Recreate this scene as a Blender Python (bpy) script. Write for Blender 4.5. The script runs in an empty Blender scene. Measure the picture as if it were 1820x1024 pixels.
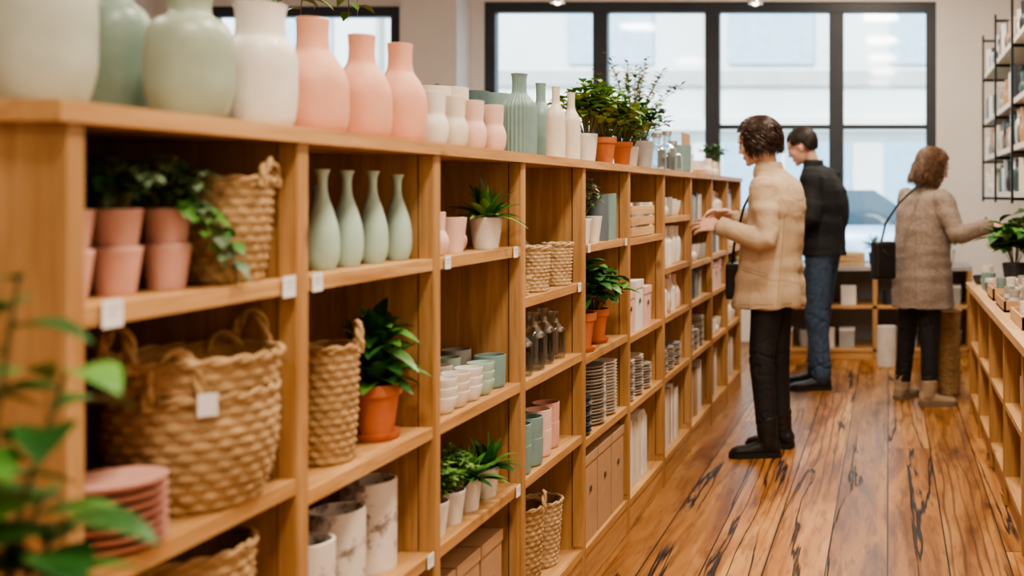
import bpy, math, random
from mathutils import Vector, Matrix, noise
from mathutils.bvhtree import BVHTree
random.seed(7)
R=random.random
def U(a,b): return a+(b-a)*random.random()
V=Vector
sc=bpy.context.scene
COL=sc.collection

# ------------------------------------------------------------------ materials
def _nt(name):
    m=bpy.data.materials.new(name); m.use_nodes=True
    nt=m.node_tree; nt.nodes.clear()
    o=nt.nodes.new('ShaderNodeOutputMaterial'); b=nt.nodes.new('ShaderNodeBsdfPrincipled')
    nt.links.new(b.outputs[0],o.inputs[0]); return m,nt,b
def nd(nt,t,ins=None,**kw):
    n=nt.nodes.new(t)
    for k,v in kw.items(): setattr(n,k,v)
    if ins:
        for k,v in ins.items():
            s=n.inputs[k]
            if isinstance(v,bpy.types.NodeSocket): nt.links.new(v,s)
            else: s.default_value=v
    return n
def mth(nt,op,a,b=0.0,c=0.0,clamp=False):
    n=nt.nodes.new('ShaderNodeMath'); n.operation=op; n.use_clamp=clamp
    for i,v in enumerate((a,b,c)):
        if isinstance(v,bpy.types.NodeSocket): nt.links.new(v,n.inputs[i])
        else: n.inputs[i].default_value=v
    return n.outputs[0]
def c4(c): return (c[0],c[1],c[2],1.0)
def ramp(nt,fac,stops):
    n=nt.nodes.new('ShaderNodeValToRGB'); nt.links.new(fac,n.inputs[0])
    cr=n.color_ramp
    while len(cr.elements)<len(stops): cr.elements.new(.5)
    for e,(p,c) in zip(cr.elements,stops): e.position=p; e.color=c4(c) if len(c)==3 else c
    return n.outputs[0]
def mixc(nt,fac,a,b,mode='MIX'):
    n=nt.nodes.new('ShaderNodeMix'); n.data_type='RGBA'; n.blend_type=mode
    for i,v in ((0,fac),(6,a),(7,b)):
        if isinstance(v,bpy.types.NodeSocket): nt.links.new(v,n.inputs[i])
        else: n.inputs[i].default_value=v if i==0 else c4(v)
    return n.outputs[2]
def M(name,col,rough=.5,col2=None,scale=8,bump=0,bscale=60,stretch=(1,1,1),metal=0,lo=.35,hi=.65,sheen=0,sub=0,coat=0):
    m,nt,b=_nt(name)
    tc=nd(nt,'ShaderNodeTexCoord'); mp=nd(nt,'ShaderNodeMapping',{'Vector':tc.outputs['Object'],'Scale':stretch})
    if col2 is None: col2=tuple(c*.86 for c in col)
    nz=nd(nt,'ShaderNodeTexNoise',{'Vector':mp.outputs[0],'Scale':scale,'Detail':5.0,'Roughness':.6})
    c=ramp(nt,nz.outputs[0],[(lo,col2),(hi,col)])
    nt.links.new(c,b.inputs['Base Color'])
    b.inputs['Roughness'].default_value=rough; b.inputs['Metallic'].default_value=metal
    if sheen: b.inputs['Sheen Weight'].default_value=sheen
    if sub:
        b.inputs['Subsurface Weight'].default_value=sub; b.inputs['Subsurface Radius'].default_value=(.02,.008,.005)
    if coat: b.inputs['Coat Weight'].default_value=coat
    if bump:
        n2=nd(nt,'ShaderNodeTexNoise',{'Vector':mp.outputs[0],'Scale':bscale,'Detail':4.0})
        bp=nd(nt,'ShaderNodeBump',{'Height':n2.outputs[0],'Strength':bump,'Distance':.01})
        nt.links.new(bp.outputs[0],b.inputs['Normal'])
    return m
def wood(name,axis,light,mid,dark,rough=.5,scale=1.0):
    m,nt,b=_nt(name)
    tc=nd(nt,'ShaderNodeTexCoord')
    s=[15*scale]*3; s[axis]=1.0*scale
    mp=nd(nt,'ShaderNodeMapping',{'Vector':tc.outputs['Object'],'Scale':tuple(s)})
    nz=nd(nt,'ShaderNodeTexNoise',{'Vector':mp.outputs[0],'Scale':1.6,'Detail':8.0,'Roughness':.66,'Distortion':.9})
    c=ramp(nt,nz.outputs[0],[(.28,dark),(.45,mid),(.64,light)])
    s1=[26*scale]*3; s1[axis]=1.6*scale
    mp1=nd(nt,'ShaderNodeMapping',{'Vector':tc.outputs['Object'],'Scale':tuple(s1)})
    nf=nd(nt,'ShaderNodeTexNoise',{'Vector':mp1.outputs[0],'Scale':2.6,'Detail':4.0,'Roughness':.6})
    c=mixc(nt,ramp(nt,nf.outputs[0],[(.34,(.5,.5,.5)),(.48,(0,0,0))]),c,tuple(x*.8 for x in dark))
    s2=[3.6]*3; s2[axis]=2.2
    mp2=nd(nt,'ShaderNodeMapping',{'Vector':tc.outputs['Object'],'Scale':tuple(s2)})
    vo=nd(nt,'ShaderNodeTexVoronoi',{'Vector':mp2.outputs[0],'Scale':1.7})
    kn=ramp(nt,vo.outputs['Distance'],[(.03,(1,1,1)),(.11,(0,0,0))])
    c=mixc(nt,mth(nt,'MULTIPLY',kn,.8),c,tuple(x*.3 for x in dark))
    n3=nd(nt,'ShaderNodeTexNoise',{'Vector':tc.outputs['Object'],'Scale':1.6})
    c=mixc(nt,ramp(nt,n3.outputs[0],[(.35,(.0,.0,.0)),(.7,(.5,.5,.5))]),c,tuple(x*.75 for x in mid))
    nt.links.new(c,b.inputs['Base Color']); b.inputs['Roughness'].default_value=rough
    bp=nd(nt,'ShaderNodeBump',{'Height':nz.outputs[0],'Strength':.2,'Distance':.004}); nt.links.new(bp.outputs[0],b.inputs['Normal'])
    return m
def floor_mat():
    m,nt,b=_nt('rustic_plank_floor')
    tc=nd(nt,'ShaderNodeTexCoord'); sp=nd(nt,'ShaderNodeSeparateXYZ',{0:tc.outputs['Object']})
    x,y=sp.outputs[0],sp.outputs[1]
    W=.215
    xs=mth(nt,'DIVIDE',mth(nt,'ADD',x,20.0),W); pl=mth(nt,'FLOOR',xs); fx=mth(nt,'FRACT',xs)
    wn=nd(nt,'ShaderNodeTexWhiteNoise',noise_dimensions='1D'); nt.links.new(pl,wn.inputs['W']); rnd=wn.outputs['Value']
    yo=mth(nt,'DIVIDE',mth(nt,'ADD',y,mth(nt,'MULTIPLY',rnd,9.0)),4.2); fy=mth(nt,'FRACT',yo); pj=mth(nt,'FLOOR',yo)
    wn2=nd(nt,'ShaderNodeTexWhiteNoise',noise_dimensions='1D'); nt.links.new(mth(nt,'ADD',pl,mth(nt,'MULTIPLY',pj,37.3)),wn2.inputs['W']); r2=wn2.outputs['Value']
    cv=nd(nt,'ShaderNodeCombineXYZ',{0:x,1:mth(nt,'MULTIPLY',y,.13),2:mth(nt,'MULTIPLY',r2,31.0)}).outputs[0]
    n1=nd(nt,'ShaderNodeTexNoise',{'Vector':cv,'Scale':7.5,'Detail':9.0,'Roughness':.64,'Distortion':1.0})
    base=ramp(nt,n1.outputs[0],[(.30,(.10,.037,.012)),(.42,(.26,.108,.034)),(.54,(.42,.20,.07)),(.72,(.56,.315,.13))])
    nb=nd(nt,'ShaderNodeTexNoise',{'Vector':cv,'Scale':32.0,'Detail':3.0,'Roughness':.6})
    base=mixc(nt,ramp(nt,nb.outputs[0],[(.37,(.5,.5,.5)),(.48,(0,0,0))]),base,(.11,.042,.014))
    wv=nd(nt,'ShaderNodeTexWave',{'Vector':cv,'Scale':8.0,'Distortion':8.0,'Detail':2.0,'Detail Scale':.9},bands_direction='X')
    ring=ramp(nt,wv.outputs['Fac'],[(.02,(1,1,1)),(.28,(0,0,0))])
    n2=nd(nt,'ShaderNodeTexNoise',{'Vector':cv,'Scale':2.1,'Detail':2.0})
    msk=ramp(nt,n2.outputs[0],[(.44,(0,0,0)),(.58,(1,1,1))])
    f1=mth(nt,'MULTIPLY',mth(nt,'MULTIPLY',ring,msk),.7)
    c=mixc(nt,f1,base,(.07,.026,.009))
    # long dark splits that follow the grain
    cva=nd(nt,'ShaderNodeCombineXYZ',{0:x,1:mth(nt,'MULTIPLY',y,.055),2:mth(nt,'MULTIPLY',r2,19.0)}).outputs[0]
    n3=nd(nt,'ShaderNodeTexNoise',{'Vector':cva,'Scale':5.5,'Detail':8.0,'Roughness':.5,'Distortion':.35})
    ridge=mth(nt,'ABSOLUTE',mth(nt,'SUBTRACT',n3.outputs[0],.5))
    crack=ramp(nt,ridge,[(.005,(1,1,1)),(.012,(0,0,0))])
    cv2=nd(nt,'ShaderNodeCombineXYZ',{0:x,1:mth(nt,'MULTIPLY',y,.28),2:mth(nt,'MULTIPLY',r2,13.0)}).outputs[0]
    n4=nd(nt,'ShaderNodeTexNoise',{'Vector':cv2,'Scale':2.4,'Detail':1.0})
    cm=ramp(nt,n4.outputs[0],[(.48,(0,0,0)),(.53,(1,1,1))])
    crk=mth(nt,'MULTIPLY',crack,cm)
    tone=nd(nt,'ShaderNodeHueSaturation',{'Color':c,'Saturation':1.04,'Value':mth(nt,'ADD',mth(nt,'MULTIPLY',r2,.5),.72)}).outputs[0]
    c=mixc(nt,crk,tone,(.014,.007,.004))
    sx=mth(nt,'ABSOLUTE',mth(nt,'SUBTRACT',fx,.5)); seam=mth(nt,'GREATER_THAN',sx,.487)
    sy=mth(nt,'LESS_THAN',fy,.0012)
    sm=mth(nt,'MAXIMUM',seam,sy)
    c=mixc(nt,sm,c,(.02,.009,.005))
    nt.links.new(c,b.inputs['Base Color'])
    rr=nd(nt,'ShaderNodeMapRange',{'Value':n1.outputs[0],'To Min':.24,'To Max':.50}).outputs[0]
    nt.links.new(rr,b.inputs['Roughness'])
    h=mth(nt,'SUBTRACT',mth(nt,'MULTIPLY',n1.outputs[0],.4),mth(nt,'ADD',mth(nt,'MULTIPLY',sm,.8),mth(nt,'ADD',mth(nt,'MULTIPLY',crk,.8),mth(nt,'MULTIPLY',f1,.15))))
    bp=nd(nt,'ShaderNodeBump',{'Height':h,'Strength':.6,'Distance':.006}); nt.links.new(bp.outputs[0],b.inputs['Normal'])
    return m
def glass_mat(name,tint=(1,1,1),clear=.75):
    m,nt,b=_nt(name); nt.nodes.remove(b)
    o=[n for n in nt.nodes if n.type=='OUTPUT_MATERIAL'][0]
    t=nd(nt,'ShaderNodeBsdfTransparent',{'Color':c4(tint)}); g=nd(nt,'ShaderNodeBsdfGlossy',{'Roughness':.06,'Color':(1,1,1,1)})
    lw=nd(nt,'ShaderNodeLayerWeight',{'Blend':.35})
    f=mth(nt,'ADD',mth(nt,'MULTIPLY',lw.outputs['Facing'],1-clear),.03)
    mx=nd(nt,'ShaderNodeMixShader',{0:f,1:t.outputs[0],2:g.outputs[0]}); nt.links.new(mx.outputs[0],o.inputs[0])
    return m

HL,HM,HD=(.65,.395,.18),(.51,.28,.112),(.34,.165,.058)
WY=wood('honey_wood_grain_y',1,HL,HM,HD); WZ=wood('honey_wood_grain_z',2,tuple(c*.86 for c in HL),tuple(c*.84 for c in HM),HD); WX=wood('honey_wood_grain_x',0,HL,HM,HD)
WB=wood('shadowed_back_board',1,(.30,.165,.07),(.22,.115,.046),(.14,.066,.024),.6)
WD=M('gap_dark_wood',(.05,.022,.01),.8)
PALE=wood('pale_wood',1,(.72,.5,.28),(.6,.38,.19),(.45,.25,.11))
FLOOR=floor_mat()
WALL=M('painted_wall',(.78,.74,.70),.85,(.74,.70,.66),2,bump=.05)
CEIL=M('ceiling_paint',(.8,.78,.75),.9)
FRAME=M('window_frame_navy',(.035,.042,.055),.45)
GLASS=glass_mat('window_glass',(.95,.985,1),.95)
CLEAR=glass_mat('clear_bottle_glass',(.88,.91,.91),.35)
def cer(n,c,r=.38,**k): return M(n,c,r,tuple(x*.86 for x in c),14,bump=.08,bscale=90,**k)
SAGE=cer('sage_ceramic',(.33,.41,.33)); SAGE2=cer('grey_sage_ceramic',(.43,.48,.42)); DSAGE=cer('dark_sage_ceramic',(.20,.29,.24))
CREAM=cer('cream_ceramic',(.76,.69,.59)); WHITE=cer('white_ceramic',(.80,.77,.72)); PINK=cer('blush_ceramic',(.80,.41,.29),.55)
LPINK=cer('light_pink_ceramic',(.80,.55,.47),.5); MINT=cer('mint_ceramic',(.43,.60,.52),.28); TEAL=cer('teal_ceramic',(.21,.33,.32)); DTEAL=cer('dark_teal_ceramic',(.08,.14,.15))
DPINK=cer('dusty_pink_ceramic',(.66,.37,.30),.6); GREY=cer('grey_ceramic',(.38,.38,.37)); GBLUE=cer('blue_grey_ceramic',(.12,.16,.19)); DARK=cer('charcoal_ceramic',(.045,.05,.06))
TERRA=M('terracotta',(.64,.22,.095),.75,(.52,.165,.07),12,bump=.1)
MARB=M('marbled_ceramic',(.72,.68,.63),.4,(.26,.22,.19),15,lo=.41,hi=.48)
SOIL=M('soil',(.05,.03,.02),.95,bump=.5)
WICK=M('seagrass_weave',(.58,.39,.20),.75,(.31,.185,.08),26,bump=.5,bscale=140,stretch=(1,1,2.4),lo=.3,hi=.7)
WICKD=M('wicker_light',(.66,.49,.30),.75,(.40,.26,.13),30,bump=.5,bscale=140,lo=.3,hi=.7)
KRAFT=M('kraft_card',(.48,.30,.17),.8); WBOX=M('white_card',(.78,.75,.71),.7); PBOX=M('pink_card',(.76,.49,.42),.7); TAG=M('price_tag_card',(.86,.86,.86),.6); BBOX=M('blue_grey_card',(.16,.21,.24),.7)
GR1=M('leaf_deep_green',(.04,.16,.035),.36,(.015,.07,.015),18); GR2=M('leaf_mid_green',(.12,.30,.055),.42,(.05,.17,.03),18); GR3=M('leaf_light_green',(.30,.46,.12),.5,(.15,.29,.06),18); GR4=M('leaf_grey_green',(.16,.25,.13),.5,(.075,.13,.065),18)
STEM=M('plant_stem',(.16,.15,.06),.7); FLOW=M('dried_flower',(.5,.40,.36),.8)
METAL=M('black_metal',(.02,.02,.022),.4,metal=.6)
BRASS=M('lamp_metal',(.6,.6,.6),.3,metal=.8)

# ------------------------------------------------------------------ mesh builder
def frame_from(d,hint=V((0,0,1))):
    d=V(d).normalized()
    if abs(d.dot(hint))>.97: hint=V((1,0,0))
    s=d.cross(hint).normalized(); u=s.cross(d).normalized(); return d,s,u
class MB:
    def __init__(s): s.v=[];s.f=[];s.m=[];s.mats=[];s.sm=[]
    def mi(s,m):
        if m not in s.mats: s.mats.append(m)
        return s.mats.index(m)
    def add(s,vs,fs,mat,smooth=True):
        o=len(s.v); s.v+= [tuple(p) for p in vs]; i=s.mi(mat)
        for f in fs: s.f.append(tuple(o+k for k in f)); s.m.append(i); s.sm.append(smooth)
    def box(s,c,d,mat,rz=0,tilt=None):
        x,y,z=[q/2 for q in d]
        vs=[V((sx*x,sy*y,sz*z)) for sz in(-1,1) for sx,sy in((-1,-1),(1,-1),(1,1),(-1,1))]
        m=Matrix.Rotation(rz,3,'Z')
        if tilt: m=m@Matrix.Rotation(tilt[1],3,tilt[0])
        vs=[m@p+V(c) for p in vs]
        s.add(vs,[(3,2,1,0),(4,5,6,7),(0,1,5,4),(1,2,6,5),(2,3,7,6),(3,0,4,7)],mat,False)
    def bx(s,x0,x1,y0,y1,z0,z1,mat): s.box(((x0+x1)/2,(y0+y1)/2,(z0+z1)/2),(x1-x0,y1-y0,z1-z0),mat)
    def loft(s,rings,mat,cap=True,smooth=True):
        n=len(rings[0]); vs=[p for r in rings for p in r]; fs=[]
        for i in range(len(rings)-1):
            for j in range(n):
                k=(j+1)%n; fs.append((i*n+j,i*n+k,(i+1)*n+k,(i+1)*n+j))
        if cap:
            for ri,rev in((0,True),(len(rings)-1,False)):
                c=sum((V(p) for p in rings[ri]),V())/n; ci=len(vs); vs.append(c)
                for j in range(n):
                    k=(j+1)%n; a,b2=ri*n+j,ri*n+k
                    fs.append((ci,b2,a) if rev else (ci,a,b2))
        s.add(vs,fs,mat,smooth)
    def tube(s,pts,rad,mat,seg=8,round_=False):
        pts=[V(p) for p in pts]
        if not isinstance(rad,(list,tuple)): rad=[rad]*len(pts)
        rad=list(rad)
        if round_:
            d0=(pts[0]-pts[1]).normalized(); d1=(pts[-1]-pts[-2]).normalized(); r0,r1=rad[0],rad[-1]
            pts=[pts[0]+d0*r0*.95,pts[0]+d0*r0*.7]+pts+[pts[-1]+d1*r1*.7,pts[-1]+d1*r1*.95]
            rad=[r0*.3,r0*.7]+rad+[r1*.7,r1*.3]
        rings=[]; pu=None
        for i,p in enumerate(pts):
            a=pts[max(0,i-1)]; b=pts[min(len(pts)-1,i+1)]; d=(b-a)
            if d.length<1e-7: d=V((0,0,1))
            d.normalize()
            if pu is None: _,sd,pu=frame_from(d)
            else:
                pu=(pu-d*pu.dot(d))
                if pu.length<1e-5: _,sd,pu=frame_from(d)
                pu.normalize()
            sd=d.cross(pu)
            rings.append([p+(sd*math.cos(t)+pu*math.sin(t))*rad[i] for t in [2*math.pi*j/seg for j in range(seg)]])
        s.loft(rings,mat)
    def ell(s,c,r,mat,rot=None,nu=16,nv=10):
        c=V(c); rings=[]
        for i in range(nv+1):
            th=math.pi*(.02+.96*i/nv)
            rg=[]
            for j in range(nu):
                ph=2*math.pi*j/nu
                p=V((r[0]*math.sin(th)*math.cos(ph),r[1]*math.sin(th)*math.sin(ph),-r[2]*math.cos(th)))
                if rot: p=rot@p
                rg.append(c+p)
            rings.append(rg)
        s.loft(rings,mat)
    def lathe(s,prof,mat,seg=36,o=(0,0,0),mod=None):
        o=V(o); vs=[];idx=[];fs=[]
        for (r,z) in prof:
            if r<1e-5: idx.append([len(vs)]); vs.append(o+V((0,0,z)))
            else:
                row=[]
                for j in range(seg):
                    t=2*math.pi*j/seg; rr=r*(mod(t,z) if mod else 1)
                    row.append(len(vs)); vs.append(o+V((rr*math.cos(t),rr*math.sin(t),z)))
                idx.append(row)
        for a,b in zip(idx,idx[1:]):
            for j in range(seg):
                k=(j+1)%seg
                if len(a)==1 and len(b)==1: break
                if len(a)==1: fs.append((a[0],b[k],b[j]))
                elif len(b)==1: fs.append((a[j],a[k],b[0]))
                else: fs.append((a[j],a[k],b[k],b[j]))
        s.add(vs,fs,mat)
    def obj(s,name,loc=(0,0,0),rz=0,bevel=0,ang=45):
        me=bpy.data.meshes.new(name); me.from_pydata(s.v,[],s.f)
        for m in s.mats: me.materials.append(m)
        me.polygons.foreach_set('material_index',s.m); me.polygons.foreach_set('use_smooth',s.sm)
        me.update(); me.set_sharp_from_angle(angle=math.radians(ang))
        ob=bpy.data.objects.new(name,me); ob.location=loc; ob.rotation_euler=(0,0,rz); COL.objects.link(ob)
        if bevel:
            b=ob.modifiers.new('bevel','BEVEL'); b.width=bevel; b.segments=2; b.limit_method='ANGLE'
        return ob
def cat(ps,n=5):
    out=[]
    P=[ps[0]]+list(ps)+[ps[-1]]
    for i in range(1,len(P)-2):
        for k in range(n):
            t=k/n
            out.append(tuple(.5*((2*P[i][a])+(-P[i-1][a]+P[i+1][a])*t+(2*P[i-1][a]-5*P[i][a]+4*P[i+1][a]-P[i+2][a])*t*t+(-P[i-1][a]+3*P[i][a]-3*P[i+1][a]+P[i+2][a])*t**3) for a in range(2)))
    out.append(tuple(ps[-1])); return out
def vessel(outer,wall=.003,floor=.006):
    out=[(0,0)]+list(outer)
    inn=[(max(r-wall,.002),z) for r,z in reversed(outer) if z>floor]
    return out+[(outer[-1][0]-wall*.5,outer[-1][1]+wall*.3)]+inn+[(0,floor)]
PR={
 'pink':[(.80,0),(.93,.05),(1,.17),(1,.40),(.94,.50),(.77,.61),(.56,.69),(.47,.75),(.44,.87),(.47,1)],
 'big':[(.64,0),(.84,.08),(.98,.25),(1,.42),(1,.60),(.94,.72),(.76,.81),(.56,.845),(.48,.88),(.48,.95),(.52,1)],
 'white':[(.76,0),(.90,.06),(.98,.2),(1,.36),(1,.52),(.93,.64),(.78,.71),(.68,.75),(.66,.90),(.72,1)],
 'mint':[(.70,0),(.93,.1),(1,.24),(.93,.4),(.68,.57),(.38,.72),(.28,.82),(.30,.93),(.46,1)],
 'cup':[(.62,0),(.86,.08),(1,.27),(.97,.42),(.80,.54),(.74,.60),(.77,.75),(.80,1)],
 'bot':[(.92,0),(1,.04),(1,.5),(.95,.62),(.6,.72),(.42,.78),(.42,.95),(.48,1)],
 'mug':[(.80,0),(.93,.06),(.98,.3),(1,.7),(1,1)],
 'cyl':[(.96,0),(1,.04),(1,.5),(1,1)],
 'bowl':[(.5,0),(.62,.05),(.85,.35),(.97,.75),(1,1)],
 'pot':[(.70,0),(.74,.04),(.87,.5),(1,1)],
}
def vas(kind,Rm,H,mat,mod=None,seg=40,mb=None,o=(0,0,0),wall=.003):
    mb=mb or MB(); pr=[(r*Rm,z*H) for r,z in cat(PR[kind],4)]
    mb.lathe(vessel(pr,wall),mat,seg,o,mod); return mb
def leaf(mb,b,d,L,W,droop,mat,n=5,fold=.22,roll=0):
    b=V(b); d,s,u=frame_from(d)
    vs=[];fs=[]
    for i in range(n+1):
        t=i/n; p=b+d*(L*t)+V((0,0,-droop*L*t*t))
        w=W*.5*(math.sin(math.pi*min(1,(t*.93+.05))**.85))*(1 if t<1 else .1)
        vs+= [p-s*w+u*w*fold*2,p,p+s*w+u*w*fold*2]
    for i in range(n):
        a=i*3; fs+=[(a,a+1,a+4,a+3),(a+1,a+2,a+5,a+4)]
    mb.add(vs,fs,mat)
def rosette(mb,o,n,L,W,mats,droop=.5,emin=15,emax=80):
    o=V(o)
    for i in range(n):
        az=i*2.4+U(-.3,.3); el=math.radians(emin+(emax-emin)*(i/n)+U(-8,8))
        d=V((math.cos(az)*math.cos(el),math.sin(az)*math.cos(el),math.sin(el)))
        leaf(mb,o+V((d.x,d.y,0))*.006,d,L*U(.75,1.08),W*U(.8,1.1),droop*U(.6,1.2)*math.cos(el),random.choice(mats),7,.2)
def bush(mb,o,rad,h,stems,lps,L,W,mats,droop=.3,spread=1.0):
    o=V(o)
    for i in range(stems):
        az=i*2.4+U(-.4,.4); k=math.sqrt((i+.5)/stems)
        tip=o+V((math.cos(az)*rad*k*spread,math.sin(az)*rad*k*spread,h*(1-.45*k*k)*U(.8,1.05)))
        mid=o.lerp(tip,.5)+V((0,0,h*.12))
        pts=[o+V((math.cos(az)*.008,math.sin(az)*.008,-.004)),mid,tip]
        mb.tube(pts,[.0022,.0018,.001],STEM,5)
        for j in range(lps):
            t=.3+.7*(j+1)/lps; p=(pts[0].lerp(mid,t*2) if t<.5 else mid.lerp(tip,t*2-1))
            a2=az+j*2.5+U(-.5,.5); d=V((math.cos(a2),math.sin(a2),U(-.1,.8)))
            leaf(mb,p,d,L*U(.7,1.15),W*U(.8,1.15),droop,random.choice(mats),4,.18)
def trail(mb,o,az,out,down,n,L,W,mats):
    o=V(o); e=V((math.cos(az),math.sin(az),0)); pts=[]
    for i in range(9):
        t=i/8; pts.append(o+e*out*math.sin(t*1.45)+V((math.sin(t*9+az)*.006,math.cos(t*8)*.006,.03*math.sin(t*3.1)-down*t*t)))
    mb.tube(pts,[.002]*8+[.001],STEM,5)
    for j in range(n):
        k=1+7*j/n; i=int(k); p=pts[i].lerp(pts[min(8,i+1)],k-i); a=az+(1.3 if j%2 else -1.3)+U(-.4,.4)
        leaf(mb,p,(math.cos(a),math.sin(a),U(-.3,.3)),L*U(.7,1.1),W*U(.8,1.1),.4,random.choice(mats),4,.18)
def soil(mb,r,z,o=(0,0,0)): mb.lathe([(0,z-.001),(r*.6,z+.0015),(r,z)],SOIL,20,o)
def pot(mb,Rm,H,mat,o=(0,0,0)):
    vas('pot',Rm,H,mat,mb=mb,o=o,seg=32); soil(mb,Rm*.92,H*.88,o)
def terrapot(mb,Rm,H,saucer=True):
    z0=.008 if saucer else 0
    if saucer: mb.lathe([(0,0),(Rm*.85,0),(Rm*1.0,.016),(Rm*.95,.016),(Rm*.8,.007),(0,.007)],TERRA,36)
    pr=[(Rm*.66,z0),(Rm*.68,z0+.003),(Rm*.88,z0+H*.76),(Rm*.89,z0+H*.77),(Rm*1.0,z0+H*.775),(Rm*1.01,z0+H*.8),(Rm*1.03,z0+H*.98),(Rm*1.01,z0+H)]
    mb.lathe([(0,z0)]+pr+[(Rm*.93,z0+H),(Rm*.88,z0+H*.8),(0,z0+H*.8)],TERRA,36); soil(mb,Rm*.89,z0+H*.86); return z0+H*.86
def rope(mb,pts,r,mat,turns=1.0,strands=2,n=None):
    P=[V(p) for p in pts]; L=sum((a-b).length for a,b in zip(P,P[1:])); N=n or max(12,int(L/(r*1.3)))
    seg=[0]
    for a,b in zip(P,P[1:]): seg.append(seg[-1]+(a-b).length)
    def at(s):
        for i in range(len(P)-1):
            if s<=seg[i+1] or i==len(P)-2: return P[i].lerp(P[i+1],max(0,min(1,(s-seg[i])/max(1e-6,seg[i+1]-seg[i]))))
    for k in range(strands):
        q=[]
        for i in range(N+1):
            s=L*i/N; p=at(s); d=(at(min(L,s+.002))-at(max(0,s-.002))); d,sd,u=frame_from(d)
            a=s/(r*5.0)*2*math.pi*turns*.5+k*2*math.pi/strands
            q.append(p+(sd*math.cos(a)+u*math.sin(a))*r*.55)
        mb.tube(q,r*.62,mat,6)
def arc(c,rx,rz,axis,n=14,lean=0):
    ax=V(axis); return [V(c)+ax*rx*math.cos(math.pi*i/n)*-1+V((0,0,rz*math.sin(math.pi*i/n)))+ax.cross(V((0,0,1)))*lean*math.sin(math.pi*i/n) for i in range(n+1)]
def basket(mb,rb,rt,h,rows,k,mat,o=(0,0,0),amp=.004,bulge=0.0,rim=True,handles=None,hh=.06,hw=.045):
    o=V(o); nseg=k*4; sub=4; vs=[];fs=[]
    tot=rows*sub
    for i in range(tot+1):
        t=i/tot; row=min(rows-1,int(t*rows-1e-9)); ph=(t*rows)%1.0
        r0=rb+(rt-rb)*t**.8+bulge*math.sin(math.pi*t)
        cs=abs(math.sin(math.pi*t*rows))**.7
        for j in range(nseg):
            th=2*math.pi*j/nseg
            w=.55+.45*math.cos(k*th+math.pi*row+ph*1.2)
            rr=r0+amp*(cs*w*1.6-.5)+amp*.3*noise.noise(V((th*4,t*20,rb*9)))
            vs.append(o+V((rr*math.cos(th),rr*math.sin(th),h*t)))
    for i in range(tot):
        for j in range(nseg):
            q=(j+1)%nseg; fs.append((i*nseg+j,i*nseg+q,(i+1)*nseg+q,(i+1)*nseg+j))
    mb.add(vs,fs,mat)
    mb.lathe([(0,.001),(rb*1.0,.001)],mat,32,o)
    mb.lathe([(rt-.003,h),(rt-.008,h*.9),(rb*.94,.012),(0,.012)],mat,40,o)
    if rim:
        pts=[o+V((rt*math.cos(a),rt*math.sin(a),h)) for a in [2*math.pi*i/60 for i in range(61)]]
        rope(mb,pts,amp*1.5,mat,1.0)
    if handles:
        for az in handles:
            c=o+V((math.cos(az)*rt,math.sin(az)*rt,h-.012)); rope(mb,arc(c,hw,hh,(-math.sin(az),math.cos(az),0),lean=0),amp*1.7,mat)
    return mb

# ------------------------------------------------------------------ room
XL,XR,YN,YF,ZC=-6.5,1.15,-2.5,9.5,3.5
m=MB(); m.bx(XL-.1,XR+.1,YN-.1,YF+.3,-.1,0,FLOOR); m.obj('floor')
m=MB(); m.bx(XL-.1,XR+.1,YN-.1,YF+.3,ZC,ZC+.1,CEIL); m.obj('ceiling')
m=MB(); m.bx(XL-.15,XL,YN-.1,YF+.3,0,ZC,WALL); m.obj('wall_left')
m=MB(); m.bx(XR,XR+.15,YN-.1,YF+.3,0,ZC,WALL); m.obj('wall_right')
m=MB(); m.bx(XL,XR,YN-.15,YN,0,ZC,WALL); m.obj('wall_front')
m=MB()
W1=(-3.60,.42,.62,3.02); W2=(-6.1,-4.35,1.2,2.98)
def wb(x0,x1,z0,z1): m.bx(x0,x1,YF,YF+.28,z0,z1,WALL)
wb(XL,W2[0],0,ZC); wb(W2[0],W2[1],0,W2[2]); wb(W2[0],W2[1],W2[3],ZC); wb(W2[1],W1[0],0,ZC); wb(W1[0],W1[1],0,W1[2]); wb(W1[0],W1[1],W1[3],ZC); wb(W1[1],XR,0,ZC)
m.obj('wall_back')
m=MB(); m.bx(-4.2,-3.72,9.2,9.5,0,ZC,WALL); m.obj('wall_column')
def window(name,x0,x1,z0,z1,verts,hz,fw=.09):
    m=MB(); y0,y1=YF+.02,YF+.12
    m.bx(x0,x0+fw,y0,y1,z0,z1,FRAME); m.bx(x1-fw,x1,y0,y1,z0,z1,FRAME); m.bx(x0+fw,x1-fw,y0,y1,z1-fw,z1,FRAME); m.bx(x0+fw,x1-fw,y0,y1,z0,z0+fw,FRAME)
    for xv in verts: m.bx(xv-.065,xv+.065,y0,y1,z0+fw,z1-fw,FRAME)
    for (xa,xb,z) in hz: m.bx(xa,xb,y0+.01,y1-.01,z-.02,z+.02,FRAME)
    m.bx(x0+fw,x1-fw,y0+.045,y0+.049,z0+fw,z1-fw,GLASS)
    m.obj(name,bevel=.004)
window('window_1',W1[0],W1[1],W1[2],W1[3],[-2.575,-1.575,-.47],[(-1.51,-.535,1.91),(-.405,.33,1.91)])
window('window_2',W2[0],W2[1],W2[2],W2[3],[-5.2],[])
m=MB(); m.bx(W1[0]-.02,W1[1]+.02,YF-.06,YF,W1[2]-.04,W1[2],FRAME); m.obj('window_sill')
m=MB(); m.bx(.45,XR,YF-.015,YF,0,.12,WALL); m.obj('baseboard_back')
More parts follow.
